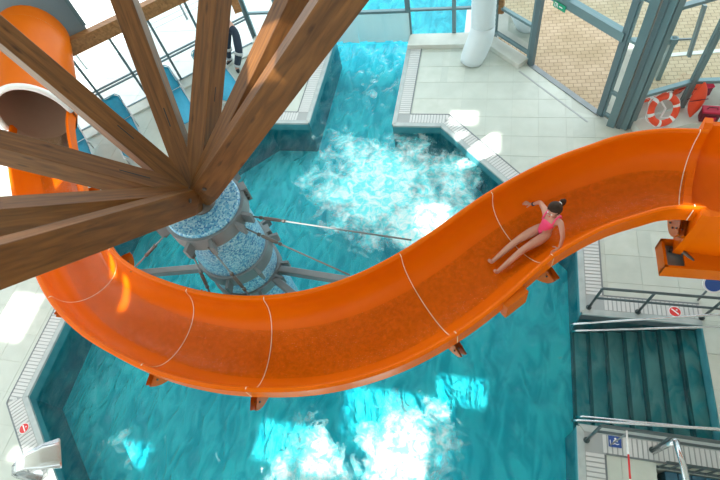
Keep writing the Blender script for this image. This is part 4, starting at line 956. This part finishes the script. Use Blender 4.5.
girl = empty('person', (0.97, 4.37, 2.42)); tag(girl, 'person in a bright pink swimsuit sliding feet first down the orange slide', 'person')
FD = Vector((-0.67, -0.73, 0)).normalized(); RT = Vector((-0.73, 0.67, 0)).normalized()      # facing, her right
V = Vector
J = {'pel': (V((0.97, 4.37, 2.535)), 0.115), 'waist': (V((0.99, 4.375, 2.68)), (0.098, 0.085)), 'chest': (V((1.015, 4.375, 2.84)), (0.125, 0.10)), 'ntop': (V((1.03, 4.37, 2.955)), (0.075, 0.065)),
     'neck': (V((1.03, 4.365, 3.02)), 0.045), 'jaw': (V((1.01, 4.34, 3.075)), 0.062), 'head': (V((1.015, 4.33, 3.15)), 0.088), 'crown': (V((1.03, 4.34, 3.215)), 0.06),
     'rsh': (V((0.925, 4.485, 2.94)), 0.048), 'relb': (V((0.885, 4.74, 2.77)), 0.034), 'rwr': (V((0.795, 4.79, 2.635)), 0.024),
     'lsh': (V((1.14, 4.275, 2.94)), 0.048), 'lelb': (V((1.19, 4.13, 2.78)), 0.034), 'lwr': (V((1.17, 4.035, 2.66)), 0.024),
     'rhip': (V((0.905, 4.44, 2.515)), 0.088), 'rth': (V((0.76, 4.315, 2.535)), 0.078), 'rkn': (V((0.60, 4.185, 2.55)), 0.055), 'rcf': (V((0.46, 4.06, 2.495)), 0.053), 'rank': (V((0.27, 3.885, 2.405)), 0.032), 'rheel': (V((0.235, 3.85, 2.385)), 0.030), 'rtoe': (V((0.19, 3.82, 2.51)), 0.024),
     'lhip': (V((1.005, 4.30, 2.515)), 0.088), 'lth': (V((0.85, 4.165, 2.535)), 0.078), 'lkn': (V((0.68, 4.02, 2.555)), 0.055), 'lcf': (V((0.54, 3.885, 2.50)), 0.053), 'lank': (V((0.355, 3.715, 2.415)), 0.032), 'lheel': (V((0.32, 3.68, 2.395)), 0.030), 'ltoe': (V((0.28, 3.645, 2.52)), 0.024)}
E_ = [('pel', 'waist'), ('waist', 'chest'), ('chest', 'ntop'), ('ntop', 'neck'), ('neck', 'jaw'), ('jaw', 'head'), ('head', 'crown'), ('chest', 'rsh'), ('rsh', 'relb'), ('relb', 'rwr'), ('chest', 'lsh'), ('lsh', 'lelb'), ('lelb', 'lwr'),
      ('pel', 'rhip'), ('rhip', 'rth'), ('rth', 'rkn'), ('rkn', 'rcf'), ('rcf', 'rank'), ('rank', 'rheel'), ('rheel', 'rtoe'), ('pel', 'lhip'), ('lhip', 'lth'), ('lth', 'lkn'), ('lkn', 'lcf'), ('lcf', 'lank'), ('lank', 'lheel'), ('lheel', 'ltoe')]
hand(J, E_, 'r', 'rwr', (-0.85, 0.30, -0.25), FD * 0.3 + V((0, -0.9, 0)), (0, 0, 1), 0.95)
hand(J, E_, 'l', 'lwr', (-0.5, -0.45, -0.35), V((-0.9, 0.1, 0)), (0, 0, 1), 0.95)
gi = girl.location.copy()
def gput(o):
    o.parent = girl; o.matrix_parent_inverse = Matrix.Translation(-gi); return o
body = gput(skin_mesh('body', J, E_, 'pel', 'skin'))
SJ = {'pel': (J['pel'][0] + V((0, 0, -0.005)), 0.128), 'waist': (J['waist'][0], (0.112, 0.099)), 'chest': (J['chest'][0] + V((0, 0, -0.01)), (0.139, 0.115)), 'top': (V((1.015, 4.365, 2.915)), (0.10, 0.085)),
      'rl': (V((0.925, 4.425, 2.525)), 0.096), 'll': (V((1.0, 4.315, 2.525)), 0.096)}
gput(skin_mesh('swimsuit', SJ, [('pel', 'waist'), ('waist', 'chest'), ('chest', 'top'), ('pel', 'rl'), ('pel', 'll')], 'pel', 'pink'))
for s in (1, -1):
    c = V((1.03, 4.37, 2.95)) + RT * 0.085 * s
    gput(MB().tube([c + FD * 0.10 - V((0, 0, 0.06)), c + FD * 0.06 + V((0, 0, 0.035)), c + V((0, 0, 0.052)), c - FD * 0.06 + V((0, 0, 0.03)), c - FD * 0.10 - V((0, 0, 0.07))], 0.013, 8).build('strap', 'pink', None, True))
hd = J['head'][0]
hair = MB().ball(hd - FD * 0.018 + V((0, 0, 0.028)), 0.102, 20, 14, (1.0, 1.0, 1.0)).build('hair', 'hair', None, True)
# open the face side of the cap
bm = bmesh.new(); bm.from_mesh(hair.data)
dead = [v_ for v_ in bm.verts if (v_.co - hd).dot(FD) > 0.055 and v_.co.z < hd.z + 0.045]
bmesh.ops.delete(bm, geom=dead, context='VERTS'); bm.to_mesh(hair.data); bm.free(); gput(hair)
tie = hd - FD * 0.105 + V((0, 0, 0.055))
gput(MB().tube([tie - FD * -0.012, tie - FD * 0.012], 0.030, 12).build('hair_tie', 'signwhite', None, True))
gput(MB().tube([tie, tie - FD * 0.045 + V((0, 0, 0.012)), tie - FD * 0.085 - V((0, 0, 0.02)), tie - FD * 0.10 - V((0, 0, 0.09)), tie - FD * 0.09 - V((0, 0, 0.15))], [0.022, 0.036, 0.036, 0.026, 0.008], 12).build('ponytail', 'hair', None, True))
gput(MB().ball(hd + FD * 0.092 + V((0, 0, -0.03)), 0.016, 8, 6, (1, 1, 1.3)).build('nose', 'skin', None, True))
for s in (1, -1):
    gput(MB().ball(hd + FD * 0.082 + RT * 0.032 * s + V((0, 0, 0.0)), 0.012, 8, 6).build('eye', 'signwhite', None, True))
    gput(MB().ball(hd + RT * 0.088 * s + V((0, 0, -0.02)), 0.024, 8, 6, (0.6, 0.6, 1.2)).build('ear', 'skin', None, True))
gput(MB().bar(hd + FD * 0.086 - RT * 0.02 + V((0, 0, -0.062)), hd + FD * 0.086 + RT * 0.02 + V((0, 0, -0.062)), 0.012, 0.008).build('mouth', 'signred', None))
wv = (J['rwr'][0] - J['relb'][0]).normalized()
gput(MB().tube([J['rwr'][0] - wv * 0.030, J['rwr'][0] - wv * 0.002], 0.031, 12).build('wristband', 'navy', None, True))

wk = empty('person', (-7.30, 11.08, 0)); tag(wk, 'person in navy work trousers with reflective bands standing behind a timber strut', 'person')
wi = wk.location.copy()
def wput(o):
    o.parent = wk; o.matrix_parent_inverse = Matrix.Translation(-wi); return o
K2 = {'pel': (V((-7.30, 11.72, 0.97)), 0.145), 'waist': (V((-7.40, 11.74, 1.12)), 0.13), 'chest': (V((-7.50, 11.75, 1.32)), (0.17, 0.13)), 'ntop': (V((-7.54, 11.75, 1.47)), 0.10), 'neck': (V((-7.55, 11.74, 1.53)), 0.055), 'head': (V((-7.56, 11.72, 1.64)), 0.095), 'crown': (V((-7.56, 11.73, 1.72)), 0.07),
      'rsh': (V((-7.70, 11.75, 1.43)), 0.06), 'relb': (V((-7.80, 11.75, 1.16)), 0.045), 'rwr': (V((-7.78, 11.63, 0.94)), 0.03), 'lsh': (V((-7.34, 11.75, 1.43)), 0.06), 'lelb': (V((-7.40, 11.62, 1.17)), 0.045), 'lwr': (V((-7.52, 11.52, 1.02)), 0.03),
      'rhip': (V((-7.42, 11.72, 0.90)), 0.10), 'rkn': (V((-7.52, 11.5, 0.50)), 0.072), 'rank': (V((-7.62, 11.45, 0.10)), 0.05), 'rtoe': (V((-7.66, 11.30, 0.05)), 0.045),
      'lhip': (V((-7.17, 11.66, 0.90)), 0.11), 'lkn': (V((-7.08, 11.28, 0.52)), 0.10), 'lank': (V((-7.26, 11.10, 0.10)), 0.072), 'ltoe': (V((-7.20, 10.98, 0.05)), 0.045)}
E2 = [('pel', 'waist'), ('waist', 'chest'), ('chest', 'ntop'), ('ntop', 'neck'), ('neck', 'head'), ('head', 'crown'), ('chest', 'rsh'), ('rsh', 'relb'), ('relb', 'rwr'), ('chest', 'lsh'), ('lsh', 'lelb'), ('lelb', 'lwr'), ('pel', 'rhip'), ('rhip', 'rkn'), ('rkn', 'rank'), ('rank', 'rtoe'), ('pel', 'lhip'), ('lhip', 'lkn'), ('lkn', 'lank'), ('lank', 'ltoe')]
hand(K2, E2, 'r', 'rwr', (0.1, -0.4, -0.9), V((0.9, 0, 0)), (0, 0, 1)); hand(K2, E2, 'l', 'lwr', (-0.6, -0.6, -0.4), V((0, 0, 1)), (0, 0, 1))
wput(skin_mesh('body', K2, E2, 'pel', 'skin'))
def grow(ids, extra): return {i: (K2[i][0], tuple(r + extra for r in K2[i][1]) if isinstance(K2[i][1], tuple) else K2[i][1] + extra) for i in ids}
wput(skin_mesh('trousers', grow(['pel', 'waist', 'rhip', 'rkn', 'rank', 'lhip', 'lkn', 'lank'], 0.022), [('pel', 'waist'), ('pel', 'rhip'), ('rhip', 'rkn'), ('rkn', 'rank'), ('pel', 'lhip'), ('lhip', 'lkn'), ('lkn', 'lank')], 'pel', 'navy'))
wput(skin_mesh('shirt', grow(['waist', 'chest', 'ntop', 'rsh', 'relb', 'lsh', 'lelb'], 0.022), [('waist', 'chest'), ('chest', 'ntop'), ('chest', 'rsh'), ('rsh', 'relb'), ('chest', 'lsh'), ('lsh', 'lelb')], 'chest', 'shirt'))
wput(MB().ball(K2['head'][0] + V((0, 0.015, 0.04)), 0.112, 16, 10).build('hair', 'hair', None, True))
for s in 'lr':
    kn, an, hp = K2[s + 'kn'][0], K2[s + 'ank'][0], K2[s + 'hip'][0]
    wput(MB().tube([kn.lerp(an, 0.04), kn.lerp(an, 0.20)], 0.126, 16).build('reflective_band', 'band', None, True))
    wput(MB().tube([kn.lerp(an, 0.80), kn.lerp(an, 0.93)], 0.100, 16).build('reflective_band', 'band', None, True))
    to = K2[s + 'toe'][0]; d = (to - an); d.z = 0; d.normalize()
    wput(MB().tube([V((an.x, an.y, 0.055)) - d * 0.09, V((an.x, an.y, 0.065)) - d * 0.02, V((an.x, an.y, 0.06)) + d * 0.1, V((an.x, an.y, 0.04)) + d * 0.18], [0.04, 0.062, 0.055, 0.03], 12).build('boot', 'black', None, True))
